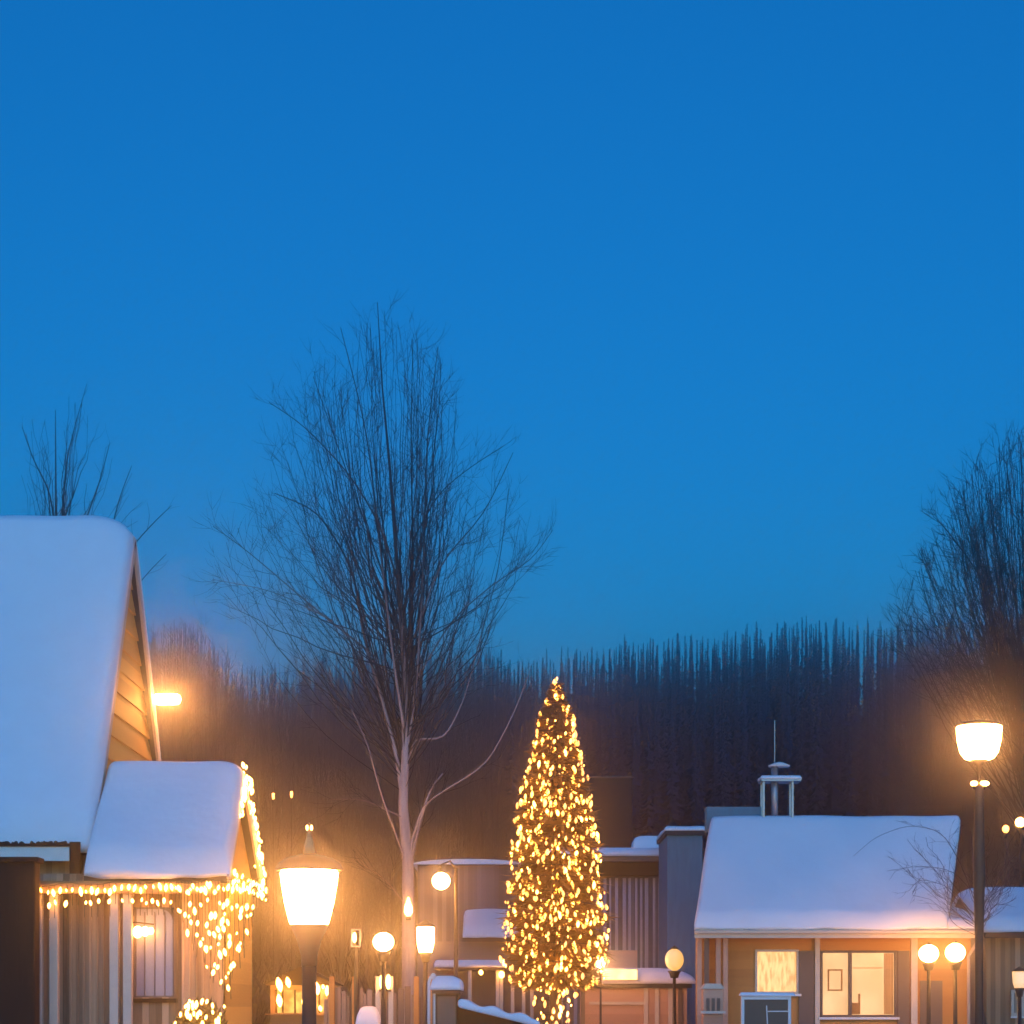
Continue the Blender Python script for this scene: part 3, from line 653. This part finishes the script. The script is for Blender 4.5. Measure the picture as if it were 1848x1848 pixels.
globe_lamp('upright lantern lamp just right of the bare tree trunk', 768,1696,32.5,32,46,M['lampmid'],'lantern')
globe_lamp('left one of two globe lamps before the ochre house front', 1676,1721,39.4,36,32,M['lampfac'])
globe_lamp('right one of two globe lamps before the ochre house front', 1724,1719,39.4,36,34,M['lampfac'])
globe_lamp('dim yellow ribbed globe lamp in front of the dark sided house', 1217,1732,44,34,40,M['lampdim'])
globe_lamp('small white globe lamp before the garage, half behind the edge of the fir', 1084,1739,44.5,14,16,M['garagelamp'],pole_w=.03)
globe_lamp('amber lantern lamp at the very right edge beside the tall lamp', 1840,1768,36,26,30,M['lampdim'],'lantern')
globe_lamp('distant orange lamp glowing among twigs right of the tall lamp', 1841,1484,56,18,18,M['bulbtiny'])
globe_lamp('fainter distant lamp left of the orange one among twigs', 1815,1496,58,12,14,M['bulb'])
globe_lamp('tiny left light of a pair high on the wooded hill', 493,1437,88,5,11,M['bulb'],'lantern',pole_w=.02)
globe_lamp('tiny right light of a pair high on the wooded hill', 526,1434,88,5,11,M['bulb'],'lantern',pole_w=.02)
# small framed lantern
D = 33; p = at(643,1693,D); n = lamp_root('lantern_post', 'small open framed lantern on thin post left of squat lamp', p, cat='lantern')
MB().ball((p.x-.03,D,p.z+.01),.035,.035,.09,10,6).build('lamp_glass', M['bulbtiny'], n, smooth=True)
fr = MB()
for dx in (-.075,.065):
    for dy in (-.06,.06): fr.bar((p.x+dx,D+dy,p.z-.13),(p.x+dx,D+dy,p.z+.13),.016)
fr.box(p.x-.085,p.x+.075,D-.07,D+.07,p.z-.15,p.z-.13); fr.box(p.x-.085,p.x+.075,D-.07,D+.07,p.z+.13,p.z+.15)
fr.build('lantern_frame', M['cream'], n); MB().tube([(p.x,D,0),(p.x,D,p.z-.15)],.04,8).build('pole', M['metal'], n)
tl = thing('hanging_lantern', 'flame shaped lantern fixed to the bare tree trunk', 'lantern', at(737,1640,41.75))
q = at(737,1640,41.75); MB().lathe([(.03,-.16),(.09,-.08),(.085,.03),(.045,.14),(.015,.24)],q,12).build('lamp_glass', M['bulbtiny'], tl, smooth=True)
MB().lathe([(.05,-.24),(.06,-.2),(.03,-.16)],q,10).build('holder', M['metal'], tl)
MB().bar(q+Vector((0,.0,-.2)), q+Vector((0,.14,-.2)), .03).build('bracket', M['metal'], tl)

# ------------------------------------------------------------------ lit fir tree
D = 40; s = D/F; p = at(1003,0,D); rng = random.Random(77)
prof = [(1237,3),(1262,16),(1300,30),(1345,38),(1400,52),(1450,64),(1500,72),(1560,78),(1620,84),(1680,90),(1730,92),(1765,84),(1785,55)]
def fir_r(z):
    y = HY-(z-H)/s
    if y <= prof[0][0]: return .02
    for a,b in zip(prof,prof[1:]):
        if a[0] <= y <= b[0]: return s*(a[1]+(b[1]-a[1])*(y-a[0])/(b[0]-a[0]))
    return .2
ztop = at(0,1237,D).z; zb = at(0,1785,D).z
ft = thing('lit_fir_tree', 'tall slim fir tree covered with golden lights in the middle', 'tree', (p.x,D,0))
MB().tube([(p.x,D,0),(p.x,D,3),(p.x,D,ztop)],[.14,.11,.01],9).build('trunk', M['twigb'], ft, smooth=True)
cb = MB()
for k in range(13000):
    u = rng.random(); z = zb+(ztop-zb)*(1-math.sqrt(1-u*.995)) if rng.random() < .55 else rng.uniform(zb,ztop)
    rr = fir_r(z)*(1+.14*math.sin(z*9.5)); a = rng.uniform(0,6.283); q = rr*rng.uniform(.35,1)**.6
    c_,s_ = math.cos(a),math.sin(a); b0 = Vector((p.x+c_*q*.8,D+s_*q*.8,z+.05)); l = rng.uniform(.12,.3)*(.5+rr)
    d = Vector((c_,s_,rng.uniform(-.7,.25))).normalized(); t = Vector((-s_,c_,rng.uniform(-.4,.4)))*rng.uniform(.010,.026)
    cb.add([b0-t,b0+d*l*.5-t*1.6,b0+d*l,b0+d*l*.5+t*1.6,b0+t],[(0,1,2,3,4)])
cb.build('crown', M['needles'], ft)
zs = [ztop+.02-(ztop-zb)*q for q in (0,.14,.26,.37,.47,.57,.66,.75,.84,.92,1.0)]
words_ = ['topmost','second','third','fourth','fifth','sixth','seventh','eighth','ninth','lowest']
for k in range(10):
    z1,z0 = zs[k],zs[k+1]; nb = min(98, 52+k*11) if k else 44; pts = []; bl = []
    for i in range(nb):
        t = i/(nb-1); z = z1+(z0-z1)*t; a = t*6.283*(3.2 if k < 3 else 2.6)+k
        pts.append((p.x+fir_r(z)*.97*math.cos(a), D+fir_r(z)*.97*math.sin(a), z))
        aa = rng.uniform(2.9,6.55); zz = z+rng.uniform(-.14,.14); q = fir_r(zz)*rng.choice((rng.uniform(.9,1.07),rng.uniform(.3,1.0)))+.02
        bl.append((p.x+q*math.cos(aa), D+q*math.sin(aa), zz))
    bl[0] = (p.x,D-.03,z1) if k == 0 else bl[0]
    light_string('%s of the golden light strings wound round the tall fir, counting from its tip' % words_[k], [pts], bl[:98], 'bulb', rng, (.013,.036), 'light strings on the fir')
pts = []; bl = []
for i in range(46):
    t = i/45; z = .9+(zb-.9)*t; a = i*1.1; q = .16+.14*t; pts.append((p.x+q*math.cos(a),D+q*math.sin(a),z)); aa = rng.uniform(3.2,6.2); q *= rng.uniform(.9,1.6); bl.append((p.x-.02+q*math.cos(aa),D+q*math.sin(aa),z))
light_string('dense tangle of lights round the bare foot of the fir', [pts], bl, 'bulb', rng, (.014,.034))

# ------------------------------------------------------------------ ochre house (right)
rh = thing('ochre_house', 'low ochre house with broad snowy roof and two lit windows', 'house', (6.7,44,0))
rF,rZ,rR,rZR,rB,rZB = 41.0,3.28,43.9,5.68,46.8,3.3
B0,B1,BW,hpr = 3.74,8.95,9.60,.92; fr_ = gable_fz(rF,rZ,rR,rZR,rB,rZB); hip = .62
def hipped(x0,x1,yf,zf,yr,zr,yb,zb,hp,t,hq):
    vs = [(x0,yf,zf),(x1,yf,zf),(x1+hq,yr,zr),(x0+hp,yr,zr),(x0+hp,yb,zb),(x1+hq,yb,zb)]
    lo = [(a,b_,c_-t) for a,b_,c_ in vs]
    return MB().add(vs+lo,[(0,1,2,3),(3,2,5,4),(0,3,4),(7,6,9,8),(9,10,11,8),(6,10,9),(1,0,6,7),(0,4,10,6),(4,5,11,10),(5,2,8,11),(2,1,7,8)])
rf = hipped(B0,B1,rF,rZ,rR,rZR,rB,rZB,hip,.13,hpr).build('roof', M['roof'], rh)
sn = snow_field(B0,B1,rF-.05,rB,fr_,.26,nx=60,ny=46,seed=8,soft=.12,edge=.12)
sn.v = [(x + (hip*(1-(x-B0)/(B1-B0))+hpr*(x-B0)/(B1-B0))*max(0,min(1,(y-rF)/(rR-rF))), y, z) for x,y,z in sn.v]
sn.build('snow_cover', M['snow'], rf, smooth=True)
MB().box(B0+.01,BW+.02,rF-.03,rF-.003,rZ-.19,rZ-.002).build('fascia', M['cream'], rh)
wy = 41.75
W1 = px_rect(1365,1439,1716,1791,wy); W2 = px_rect(1483,1616,1718,1833,wy); DR = px_rect(1660,1700,1770,1990,wy)
b = holes_wall(B0+.12,BW,0,3.12,wy,wy+.2,[W1,W2]); b.build('wall', M['terracotta'], rh)
MB().extrude([(BW,wy+.2,0),(BW,46.3,0),(BW,46.3,3.1),(BW,wy+.2,3.1)],(-.08,0,0)).build('side_wall', M['terracotta'], rh)
MB().extrude([(B0+.25,wy+.2,0),(B0+.75,46.3,0),(B0+.75,46.3,3.3),(B0+.25,wy+.2,3.3)],(.1,0,0)).build('side_wall', M['terracotta'], rh)
MB().box(B0+.1,BW,rF+.04,wy,rZ-.16,rZ-.135).build('soffit', M['cream'], rh)
def window(W,parent,pm,mull=0,frame=M['cream'],bevel=0,y=wy,fw=.045):
    x0,x1,z0,z1 = W; pn = MB().box(x0+.005,x1-.005,y+.11,y+.13,z0+.005,z1-.005).build('window', pm, parent)
    f = MB(); f.box(x0-fw,x0+fw*.6,y-.03,y+.08,z0-fw,z1+fw); f.box(x1-fw*.6,x1+fw,y-.03,y+.08,z0-fw,z1+fw)
    f.box(x0+fw*.6,x1-fw*.6,y-.028,y+.078,z1-fw*.6,z1+fw); f.box(x0+fw*.6,x1-fw*.6,y-.028,y+.078,z0-fw,z0+fw*.6)
    for k in range(mull):
        xm = x0+(x1-x0)*(.385 if mull == 1 else (k+1)/(mull+1)); f.box(xm-.035,xm+.035,y-.02,y+.07,z0+fw*.6,z1-fw*.6)
    f.build('frame', frame, pn, bevel=.006)
    MB().box(x0-.07,x1+.07,y-.1,y-.032,z0-fw-.05,z0-fw).build('sill', M['white'], pn)
    return pn
w1 = window(W1,rh,M['pane1'],fw=.03)
w2 = window(W2,rh,M['pane2'],1,M['shutter'],fw=.03)
x0,x1,z0,z1 = W2; cu = MB()
for k in range(7): cu.box(x1-.22+k*.028,x1-.20+k*.028,wy+.09-.012*(k%2),wy+.1-.012*(k%2),z0+.03,z1-.03)
cu.box(x0+.14,x0+.17,wy+.09,wy+.105,z0+.52,z1-.36); cu.box(x0+.42,x0+.45,wy+.09,wy+.105,z0+.52,z1-.36)
cu.box(x0+.17,x0+.42,wy+.091,wy+.104,z1-.39,z1-.36); cu.box(x0+.17,x0+.42,wy+.091,wy+.104,z0+.52,z0+.55)
cu.box(x0+.66,x1-.24,wy+.095,wy+.107,z1-.34,z1-.325); cu.box(x0+.6,x0+.82,wy+.07,wy+.1,z0+.03,z0+.27); cu.box(x0+.78,x0+.82,wy+.07,wy+.1,z0+.27,z0+.46)
cu.build('curtain', M['terracotta'], w2)
for a_,b_,m_ in ((1441,1469,'shutter'),(1619,1641,'shutter')):
    q = px_rect(a_,b_,1716,1900,wy); MB().box(q[0],q[1],wy-.05,wy-.003,q[2],q[3]).build('shutter', M[m_], rh, bevel=.008)
for a_,b_ in ((1470,1479),(1643,1655)):
    q = px_rect(a_,b_,1700,1990,wy); MB().box(q[0],q[1],wy-.07,wy-.003,0,rZ-.17).build('trim_board', M['cream'], rh, bevel=.008)
dr = MB().box(DR[0],DR[1],wy-.04,wy-.003,0,DR[3]).build('door', M['shutter'], rh)
MB().ball((DR[1]-.06,wy-.07,1.05),.03,.03,.03,10,6).build('handle', M['steel'], dr, smooth=True)
for x in (1262,1275,1296,1309):
    q = at(x,0,41.3); MB().box(q.x-.05,q.x+.05,41.25,41.35,0,rZ-.165).build('porch_post', M['salmon'] if x != 1275 else M['shutter'], rh, bevel=.008)
er = MB().box(B1+.01,BW+.06,rF+.002,46.4,rZ-.13,rZ-.01).build('side_roof', M['roof'], rh)
snow_field(B1+.01,BW+.08,rF-.03,46.4,lambda y: rZ-.01+.16*(y-rF),.22,nx=12,ny=30,seed=5,soft=.05,edge=.1).build('snow_cover', M['snow'], er, smooth=True)
gu = MB().box(B0+.0,BW+.03,rF-.12,rF-.033,rZ-.1,rZ-.03); gu.build('gutter', M['cream'], rh, bevel=.02)
MB().tube([(BW-.06,rF-.08,rZ-.1),(BW-.06,rF-.02,rZ-.3),(BW-.06,wy-.06,rZ-.55),(BW-.06,wy-.06,0)],.035,8).build('downpipe', M['cream'], rh, smooth=True)
# ridge ledge and chimney
q = px_rect(1274,1372,1457,1476,44.2); MB().box(q[0],q[1],44.05,44.5,q[2]-.3,q[3]).build('ridge_ledge', M['bluewall'], rh, bevel=.01)
ck = thing('chimney_frame', 'slender metal chimney stand with snowy slab on the ochre house ridge', 'chimney', at(1406,1474,44.0))
D = 44.0
for dx in (1376,1428):
    q = at(dx,1474,D)
    for dy in (-.2,.2): MB().bar((q.x,D+dy,q.z-.5),(q.x,D+dy,at(0,1412,D).z),.045).build('leg', M['steel'], ck)
q0,q1 = at(1371,1412,D),at(1443,1405,D); sl_ = MB().box(q0.x,q1.x,D-.3,D+.3,q0.z,q0.z+.04).build('slab', M['steel'], ck)
snow_field(q0.x-.01,q1.x+.01,D-.31,D+.31,lambda y: q0.z+.042,.09,nx=16,ny=12,seed=2,edge=.06,soft=.02).build('snow_cover', M['snow'], sl_, smooth=True)
q = at(1398,1440,D); MB().lathe([(.075,q.z-.6),(.075,at(0,1384,D).z)],(q.x,D,0),14).build('flue', M['steel'], ck, smooth=True)
q0,q1 = at(1386,1384,D),at(1426,1377,D); MB().lathe([(.24,0),(.24,.03),(.1,.09),(.02,.11)],((q0.x+q1.x)/2,D,q0.z),18).build('cowl', M['white'], ck, smooth=True)
q = at(1398,1384,D); MB().tube([(q.x,D,q.z+.1),(q.x,D,at(0,1300,D).z)],.012,6).build('mast', M['steel'], ck)
# notice board in front
D = 34; nb_ = thing('notice_board', 'dark notice board in a white frame below the small lit window', 'notice board', (at(1384,0,D).x,D,0))
q = px_rect(1343,1422,1804,1900,D); MB().box(q[0],q[1],D,D+.04,q[2],q[3]).build('panel', M['black'], nb_)
f = MB(); f.box(q[0]-.05,q[0],D-.03,D+.06,0,q[3]+.06); f.box(q[1],q[1]+.05,D-.03,D+.06,0,q[3]+.06); f.box(q[0],q[1],D-.028,D+.058,q[3],q[3]+.06); f.box(q[0],q[1],D-.028,D+.058,q[2]-.06,q[2])
f.bar((q[0]+.42,D-.012,q[2]),(q[0]+.38,D-.012,q[3]-.1),.02,.02); f.bar((q[0]+.4,D-.012,q[3]-.2),(q[1],D-.012,q[3]-.2),.03,.02)
f.build('frame', M['white'], nb_, bevel=.005)
snow_field(q[0]-.08,q[1]+.12,D-.08,D+.1,lambda y: q[3]+.06,.07,nx=16,ny=6,seed=5,edge=.04,soft=.02).build('snow_cover', M['snow'], nb_, smooth=True)
D = 38; hb = thing('wooden_booth', 'small pale wooden booth with gabled top beside the ochre house', 'booth', (at(1286,0,D).x,D+.2,0))
q = px_rect(1269,1305,1775,1990,D); MB().box(q[0],q[1],D,D+.4,0,q[3]-.1).build('body', M['salmon'], hb, bevel=.01)
MB().extrude([(q[0]-.03,D-.04,q[3]-.1),(q[1]+.03,D-.04,q[3]-.1),(q[1]-.05,D-.04,q[3]),(q[0]+.05,D-.04,q[3])],(0,.5,0)).build('roof', M['cream'], hb)
for k in range(3): MB().box(q[0]+.06+k*.1,q[0]+.12+k*.1,D-.012,D-.002,q[3]-.55,q[3]-.28).build('slot', M['shutter'], hb)
MB().box(q[0]-.05,q[1]+.03,D-.15,D-.015,1.55,1.6).build('shelf', M['cream'], hb)

# ------------------------------------------------------------------ dark house between fir and ochre house
dh = thing('dark_sided_house', 'dark plank sided house with a flat snowy roof behind the fir', 'house', (3.2,55,0)); D = 55
q = px_rect(985,1234,1531,1990,D)
MB().box(q[0]+.15,q[1]-.12,D+.35,D+5,0,q[3]-.35).build('wall', M['plum'], dh)
b = MB()
rg = random.Random(4); x = q[0]+.2
while x < q[1]-.2:
    wd = rg.uniform(.03,.1); b.box(x,x+wd,D+.31,D+.348,0,q[3]-.8); x += wd+rg.uniform(.06,.14)
b.build('batten', M['paleboard'], dh)
rf = MB().box(q[0],q[1],D,D+5.2,q[3]-.36,q[3]-.22).build('roof', M['shutter'], dh)
MB().box(q[0]+.02,q[1]-.02,D+.02,D+.34,q[3]-.75,q[3]-.362).build('fascia', M['darkwood'], dh)
snow_field(q[0]-.03,q[1]+.03,D-.05,D+5.2,lambda y: q[3]-.22,.28,droop1=.2,rr=.5,nx=40,ny=20,seed=3,soft=.05).build('snow_cover', M['snow'], rf, smooth=True)
q2 = px_rect(1065,1141,1404,1535,58); MB().box(q2[0],q2[1],58,60,q2[2]-.5,q2[3]-.002).build('stair_tower', M['tar'], dh)
MB().box(q2[0]-.02,q2[1]+.03,57.95,60.05,q2[3],q2[3]+.04).build('tower_coping', M['shutter'], dh)
mb = MB(); rng = random.Random(6)
sp_ = px_rect(1142,1225,1503,1531,56.5)
snow_field(sp_[0],sp_[1],56.3,57.6,lambda y: sp_[2]-.1,.5,droop0=.15,droop1=.3,rr=.4,nx=24,ny=14,seed=9,soft=.08).build('snow_heap', M['snow'], rf, smooth=True)
bw = thing('frosted_shed', 'narrow pale frosted shed wedged between dark house and ochre house', 'shed', (5.1,52,0)); D = 52
q = px_rect(1204,1268,1500,1990,D); MB().box(q[0],q[1],D,D+3,0,q[3]-.1).build('wall', M['bluewall'], bw, bevel=.02)
b = MB()
for k in range(5): b.box(q[0]+.1+k*.17,q[0]+.14+k*.17,D-.025,D-.002,0,q[3]-.15)
b.build('batten', M['bluewall'], bw)
rf = MB().box(q[0]-.05,q[1]+.1,D-.1,D+3.1,q[3]-.1,q[3]).build('roof', M['roof'], bw)
snow_field(q[0]-.07,q[1]+.1,D-.12,D+3.1,lambda y: q[3],.16,nx=20,ny=16,seed=3,soft=.04).build('snow_cover', M['snow'], rf, smooth=True)
# garage
ga = thing('salmon_garage', 'low salmon garage with pale door and rounded snowy roof', 'garage', (3.0,48,0)); D = 48
q = px_rect(1040,1248,1765,1990,D); zt = at(0,1783,D).z
DG = px_rect(1068,1162,1813,1990,D); TR = px_rect(1100,1158,1787,1806,D)
holes_wall(q[0]+.1,q[1]-.1,0,zt,D+.1,D+.3,[(DG[0],DG[1],0,DG[3])]).build('wall', M['salmon'], ga)
gd = MB().box(DG[0],DG[1],D+.16,D+.2,0,DG[3])
gd.build('garage_door', M['salmon'], ga)
MB().box(DG[0]-.06,DG[1]+.06,D+.04,D+.097,DG[3],DG[3]+.07).build('lintel', M['cream'], ga)
for x in (1052,1166,1186,1210,1228): 
    v = at(x,0,D); MB().box(v.x-.05,v.x+.05,D+.03,D+.097,0,zt).build('pilaster', M['cream'] if x%4 else M['shutter'], ga)
rf = MB().box(q[0],q[1],D-.15,D+4,zt,zt+.1).build('roof', M['roof'], ga)
zt2 = at(0,1722,D).z
snow_field(q[0]-.05,q[1]+.08,D-.22,D+4,lambda y: zt+.1,.42,droop1=.33,rr=1.0,nx=40,ny=24,seed=6,soft=.08).build('snow_cover', M['snow'], rf, smooth=True)
q3 = px_rect(1062,1150,1715,1752,51.2); MB().box(q3[0],q3[1],51.2,52.8,zt+.1,q3[3]).build('rear_loft', M['salmon'], ga)
q4 = px_rect(1064,1104,1750,1768,D); 
tl2 = thing('lit_sign_box', 'pale glowing sign box along the snowy garage eave beside the fir', 'lamp box', (at(1130,0,48.2).x,48.2,zt2)); q5 = px_rect(1066,1150,1750,1768,47.6)
MB().box(q5[0],q5[1],47.6,47.66,q5[2],q5[3]).build('panel', M['transom'], tl2); MB().box(q5[0]-.02,q5[1]+.02,47.66,47.78,q5[2]-.02,q5[3]+.02).build('case', M['cream'], tl2)

# ------------------------------------------------------------------ left middle: grey house, shed, fence, kiosk
gh = thing('grey_house', 'grey house with snowy roof half hidden behind the lit fir', 'house', (0,60,0)); D = 58
gF,gZ,gR,gZR,gB,gZB = 58.0,at(0,1692,58).z,60.5,at(0,1618,60.5).z,63,at(0,1692,58).z
x0,x1 = at(752,0,58).x,at(1010,0,58).x; fg = gable_fz(gF,gZ,gR,gZR,gB,gZB); xs = at(838,0,58).x
MB().box(x0,x1,58.4,62.6,0,gZ-.1).build('wall', M['greywall'], gh)
rf = gable_roof(xs-.05,x1+.1,gF,gZ,gR,gZR,gB,gZB,.12).build('roof', M['roof'], gh)
snow_field(xs-.05,x1+.1,gF-.04,gB,fg,.25,nx=30,ny=24,seed=4,soft=.1,droop0=.15,rr=.4).build('snow_cover', M['snow'], rf, smooth=True)
ux0,ux1,uz0,uz1 = px_rect(756,935,1562,1800,60); 
MB().box(ux0,ux1,59.2,62.4,gZ-.1,uz1).build('upper_wall', M['plum'], gh)
ur = MB(); n = 12
arc = [(ux0-.15+(ux1-ux0+.3)*i/n, 59.0, uz1+.13*math.sin(math.pi*i/n)**.6) for i in range(n+1)]
ur.extrude(arc+[(ux1+.15,59.0,uz1-.03),(ux0-.15,59.0,uz1-.03)],(0,3.6,0)); ur.build('arched_roof', M['snow'], gh)
pr_ = px_rect(785,912,1731,1746,56.5); rf = MB().box(pr_[0],pr_[1],56.5,58.4,pr_[2]-.08,pr_[2]).build('porch_roof', M['roof'], gh)
snow_field(pr_[0]-.03,pr_[1]+.03,56.46,58.39,lambda y: pr_[2],.24,nx=30,ny=16,seed=7,soft=.05).build('snow_cover', M['snow'], rf, smooth=True)
for x in (848,898,905,925,945,960):
    v = at(x,0,56.6); MB().box(v.x-.05,v.x+.05,56.56,56.66,0,pr_[2]-.08).build('porch_post', M['cream'], gh, bevel=.008)
for x,y,r_,lb in ((868,1755,.06,'small porch light under the snowy porch of the grey house, farther from the fir'),(905,1759,.085,'brighter porch light on the grey house nearest the fir'),(946,1777,.085,'low porch light half hidden beside the foot of the fir')):
    v = at(x,y,56.4); t_ = thing('porch_light', lb, 'porch light', v)
    MB().ball(v,r_,r_,r_*1.2,12,7).build('lamp_glass', M['bulbice'], t_, smooth=True); MB().bar(v+Vector((0,0,r_)),v+Vector((0,.12,r_+.05)),.03).build('bracket', M['metal'], t_)
# snow capped shed
D = 30; sd = thing('dark_shed', 'small dark shed with snow capped roof and lean-to near the fir', 'shed', (at(850,0,D).x,D+.8,0))
q = px_rect(786,826,1793,1990,D); MB().box(q[0],q[1],D,D+1.6,0,q[3]).build('body', M['darkwood'], sd)
MB().box(q[0]+.03,q[1]-.03,D-.02,D-.002,0,q[3]-.04).build('door', M['shutter'], sd)
MB().box(q[0]-.03,q[0]-.002,D-.04,D+1.6,0,q[3]).build('corner_board', M['white'], sd); 
rf = MB().box(q[0]-.05,q[1]+.04,D-.12,D+1.7,q[3],q[3]+.05).build('roof', M['roof'], sd)
snow_field(q[0]-.07,q[1]+.05,D-.14,D+1.7,lambda y: q[3]+.05,.24,nx=20,ny=16,seed=1,soft=.04,droop1=.1,rr=.2).build('snow_cover', M['snow'], rf, smooth=True)
l0,l1 = at(826,0,D).x,at(965,0,D).x; za,zb_ = at(0,1806,D).z,at(0,1842,D).z
b = MB().extrude([(l0+.002,D+.1,0),(l1,D+.1,0),(l1,D+.1,zb_-.1),(l0+.002,D+.1,za-.1)],(0,1.4,0)); b.build('lean_to', M['darkwood'], sd)
ls = MB(); n = 20
tp_ = [(l0+.002+(l1+.08-l0)*i/n, za+.02+(zb_-za)*(i/n)+.03*math.sin(i*.9)) for i in range(n+1)]
ls.extrude([(x,D-.08,z) for x,z in tp_]+[(l1+.08,D-.08,zb_-.1),(l0+.002,D-.08,za-.1)],(0,1.7,0)); ls.build('lean_to_snow', M['snow'], sd, smooth=False, bevel=.05, seg=3)
# bent white pole
D = 29.5; bp_ = thing('bent_white_pole', 'thin white pole with a hooked top beside the dark shed', 'pole', (at(774,0,D).x,D,0)); v = at(774,1768,D)
MB().tube([(v.x,D,0),(v.x,D,v.z-.04),(v.x+.02,D,v.z+.03),(v.x+.06,D,v.z+.06)],.022,10).build('shaft', M['white'], bp_, smooth=True); MB().ball((v.x+.065,D,v.z+.05),.04,.04,.05,10,6).build('knob', M['white'], bp_, smooth=True)
# board fence in the square, posts apart
D = 35; fc = thing('board_fence', 'tall weathered board fence between the near lamp and the dark shed', 'fence', (at(700,0,D).x,D,0)); rng = random.Random(8); b = MB()
x = 585.0
while x < 776:
    wd = rng.uniform(6,13); y = 1790+rng.uniform(-14,14); q = px_rect(x,x+wd-1.5,y,1990,D); b.box(q[0],q[1],D+rng.uniform(-.03,.03),D+.06,0,q[3]); x += wd
b.build('boards', planks('weathered_boards',(.10,.06,.045),(.38,.27,.22),.085,'X'), fc)
for x in (600,641,683,706,752,776):
    v = at(x,1762,D); MB().box(v.x-.045,v.x+.045,D-.13,D-.04,0,v.z).build('post', M['cream'] if x in (683,706) else M['terracotta'], fc, bevel=.01)
v = at(695,1772,D-.2); t_ = thing('fence_light', 'small twin glass light on the board fence under the squat lamp', 'lamp', v)
for dx in (-.055,.055): MB().ball((v.x+dx,v.y,v.z),.045,.045,.13,10,6).build('lamp_glass', M['bulbtiny'], t_, smooth=True)
MB().box(v.x-.1,v.x+.1,v.y-.03,v.y+.1,v.z-.17,v.z-.13).build('bracket', M['metal'], t_)
# snow pile
D = 33; v = at(668,1812,D); sb_ = snow_field(v.x-.22,v.x+.16,D-.3,D+.3,lambda y: v.z-.45,.45,nx=16,ny=12,edge=.18,soft=.05); 
bn = thing('snowy_bin', 'snow heaped bin standing before the board fence', 'bin', (v.x,D,0)); MB().box(v.x-.2,v.x+.14,D-.28,D+.28,0,v.z-.45).build('body', M['shutter'], bn, bevel=.02); sb_.build('snow_cover', M['snow'], bn, smooth=True)
# kiosk
D = 46; kk = thing('market_kiosk', 'little glowing market kiosk behind the near lamp pole', 'kiosk', (at(545,0,D).x,D+.8,0)); q = px_rect(488,598,1778,1990,D)
b = holes_wall(q[0],q[1],0,q[3],D,D+.08,[(q[0]+.1,q[1]-.1,at(0,1828,D).z,at(0,1786,D).z)]); b.box(q[0],q[0]+.08,D+.08,D+1.6,0,q[3]); b.box(q[1]-.08,q[1],D+.08,D+1.6,0,q[3]); b.box(q[0],q[1],D+1.6,D+1.66,0,q[3]); b.build('wall', M['wallwarm'], kk)
MB().box(q[0]+.1,q[1]-.1,D+.5,D+.54,at(0,1828,D).z,at(0,1786,D).z).build('lit_counter', M['kiosk'], kk)
for k in range(1,5): MB().box(q[0]+k*(q[1]-q[0])/5-.02,q[0]+k*(q[1]-q[0])/5+.02,D+.02,D+.06,at(0,1828,D).z,at(0,1786,D).z).build('mullion', M['darkwood'], kk)
MB().box(q[0]-.1,q[1]+.1,D-.25,D-.005,at(0,1832,D).z,at(0,1829,D).z).build('counter_shelf', M['wallwarm'], kk)
rf = MB().extrude([(q[0]-.15,D-.3,q[3]),(q[1]+.15,D-.3,q[3]),((q[0]+q[1])/2,D-.3,q[3]+.42)],(0,2.1,0)).build('roof', M['darkwood'], kk)
rng = random.Random(2)
bl = [at(504,1777,D-.35),at(504,1806,D-.35),at(520,1773,D-.35),at(548,1806,D-.35),at(572,1784,D-.35),at(583,1781,D-.35),at(590,1788,D-.35),at(578,1820,D-.35)]
light_string('few round bulbs strung across the front of the market kiosk', [[at(490,1772,D-.35),at(540,1776,D-.35),at(596,1772,D-.35)],[at(504,1773,D-.35),at(504,1806,D-.35)]], bl, 'bulbice', rng, (.035,.075))
# far right house
D = 46; eh = thing('brown_house', 'brown house with a sagging snowy roof at the right edge', 'house', (13,48,0)); 
eF,eZ,eR,eZR,eB,eZB = 46.0,at(0,1682,46).z,48.6,at(0,1618,48.6).z,51,at(0,1682,46).z; x0,x1 = at(1778,0,46).x,17.5; fe = gable_fz(eF,eZ,eR,eZR,eB,eZB)
MB().box(x0+.15,x1,46.5,50.6,0,eZ+.1).build('wall', M['wallmix'], eh)
rf = gable_roof(x0,x1,eF,eZ,eR,eZR,eB,eZB,.14).build('roof', M['roof'], eh)
snow_field(x0-.05,x1,eF-.05,eB,fe,.3,nx=30,ny=24,seed=12,soft=.12,droop0=.3,rr=.7).build('snow_cover', M['snow'], rf, smooth=True)
window(px_rect(1826,1843,1790,1830,46.5),eh,M['pane1'],0,M['cream'],y=46.4)
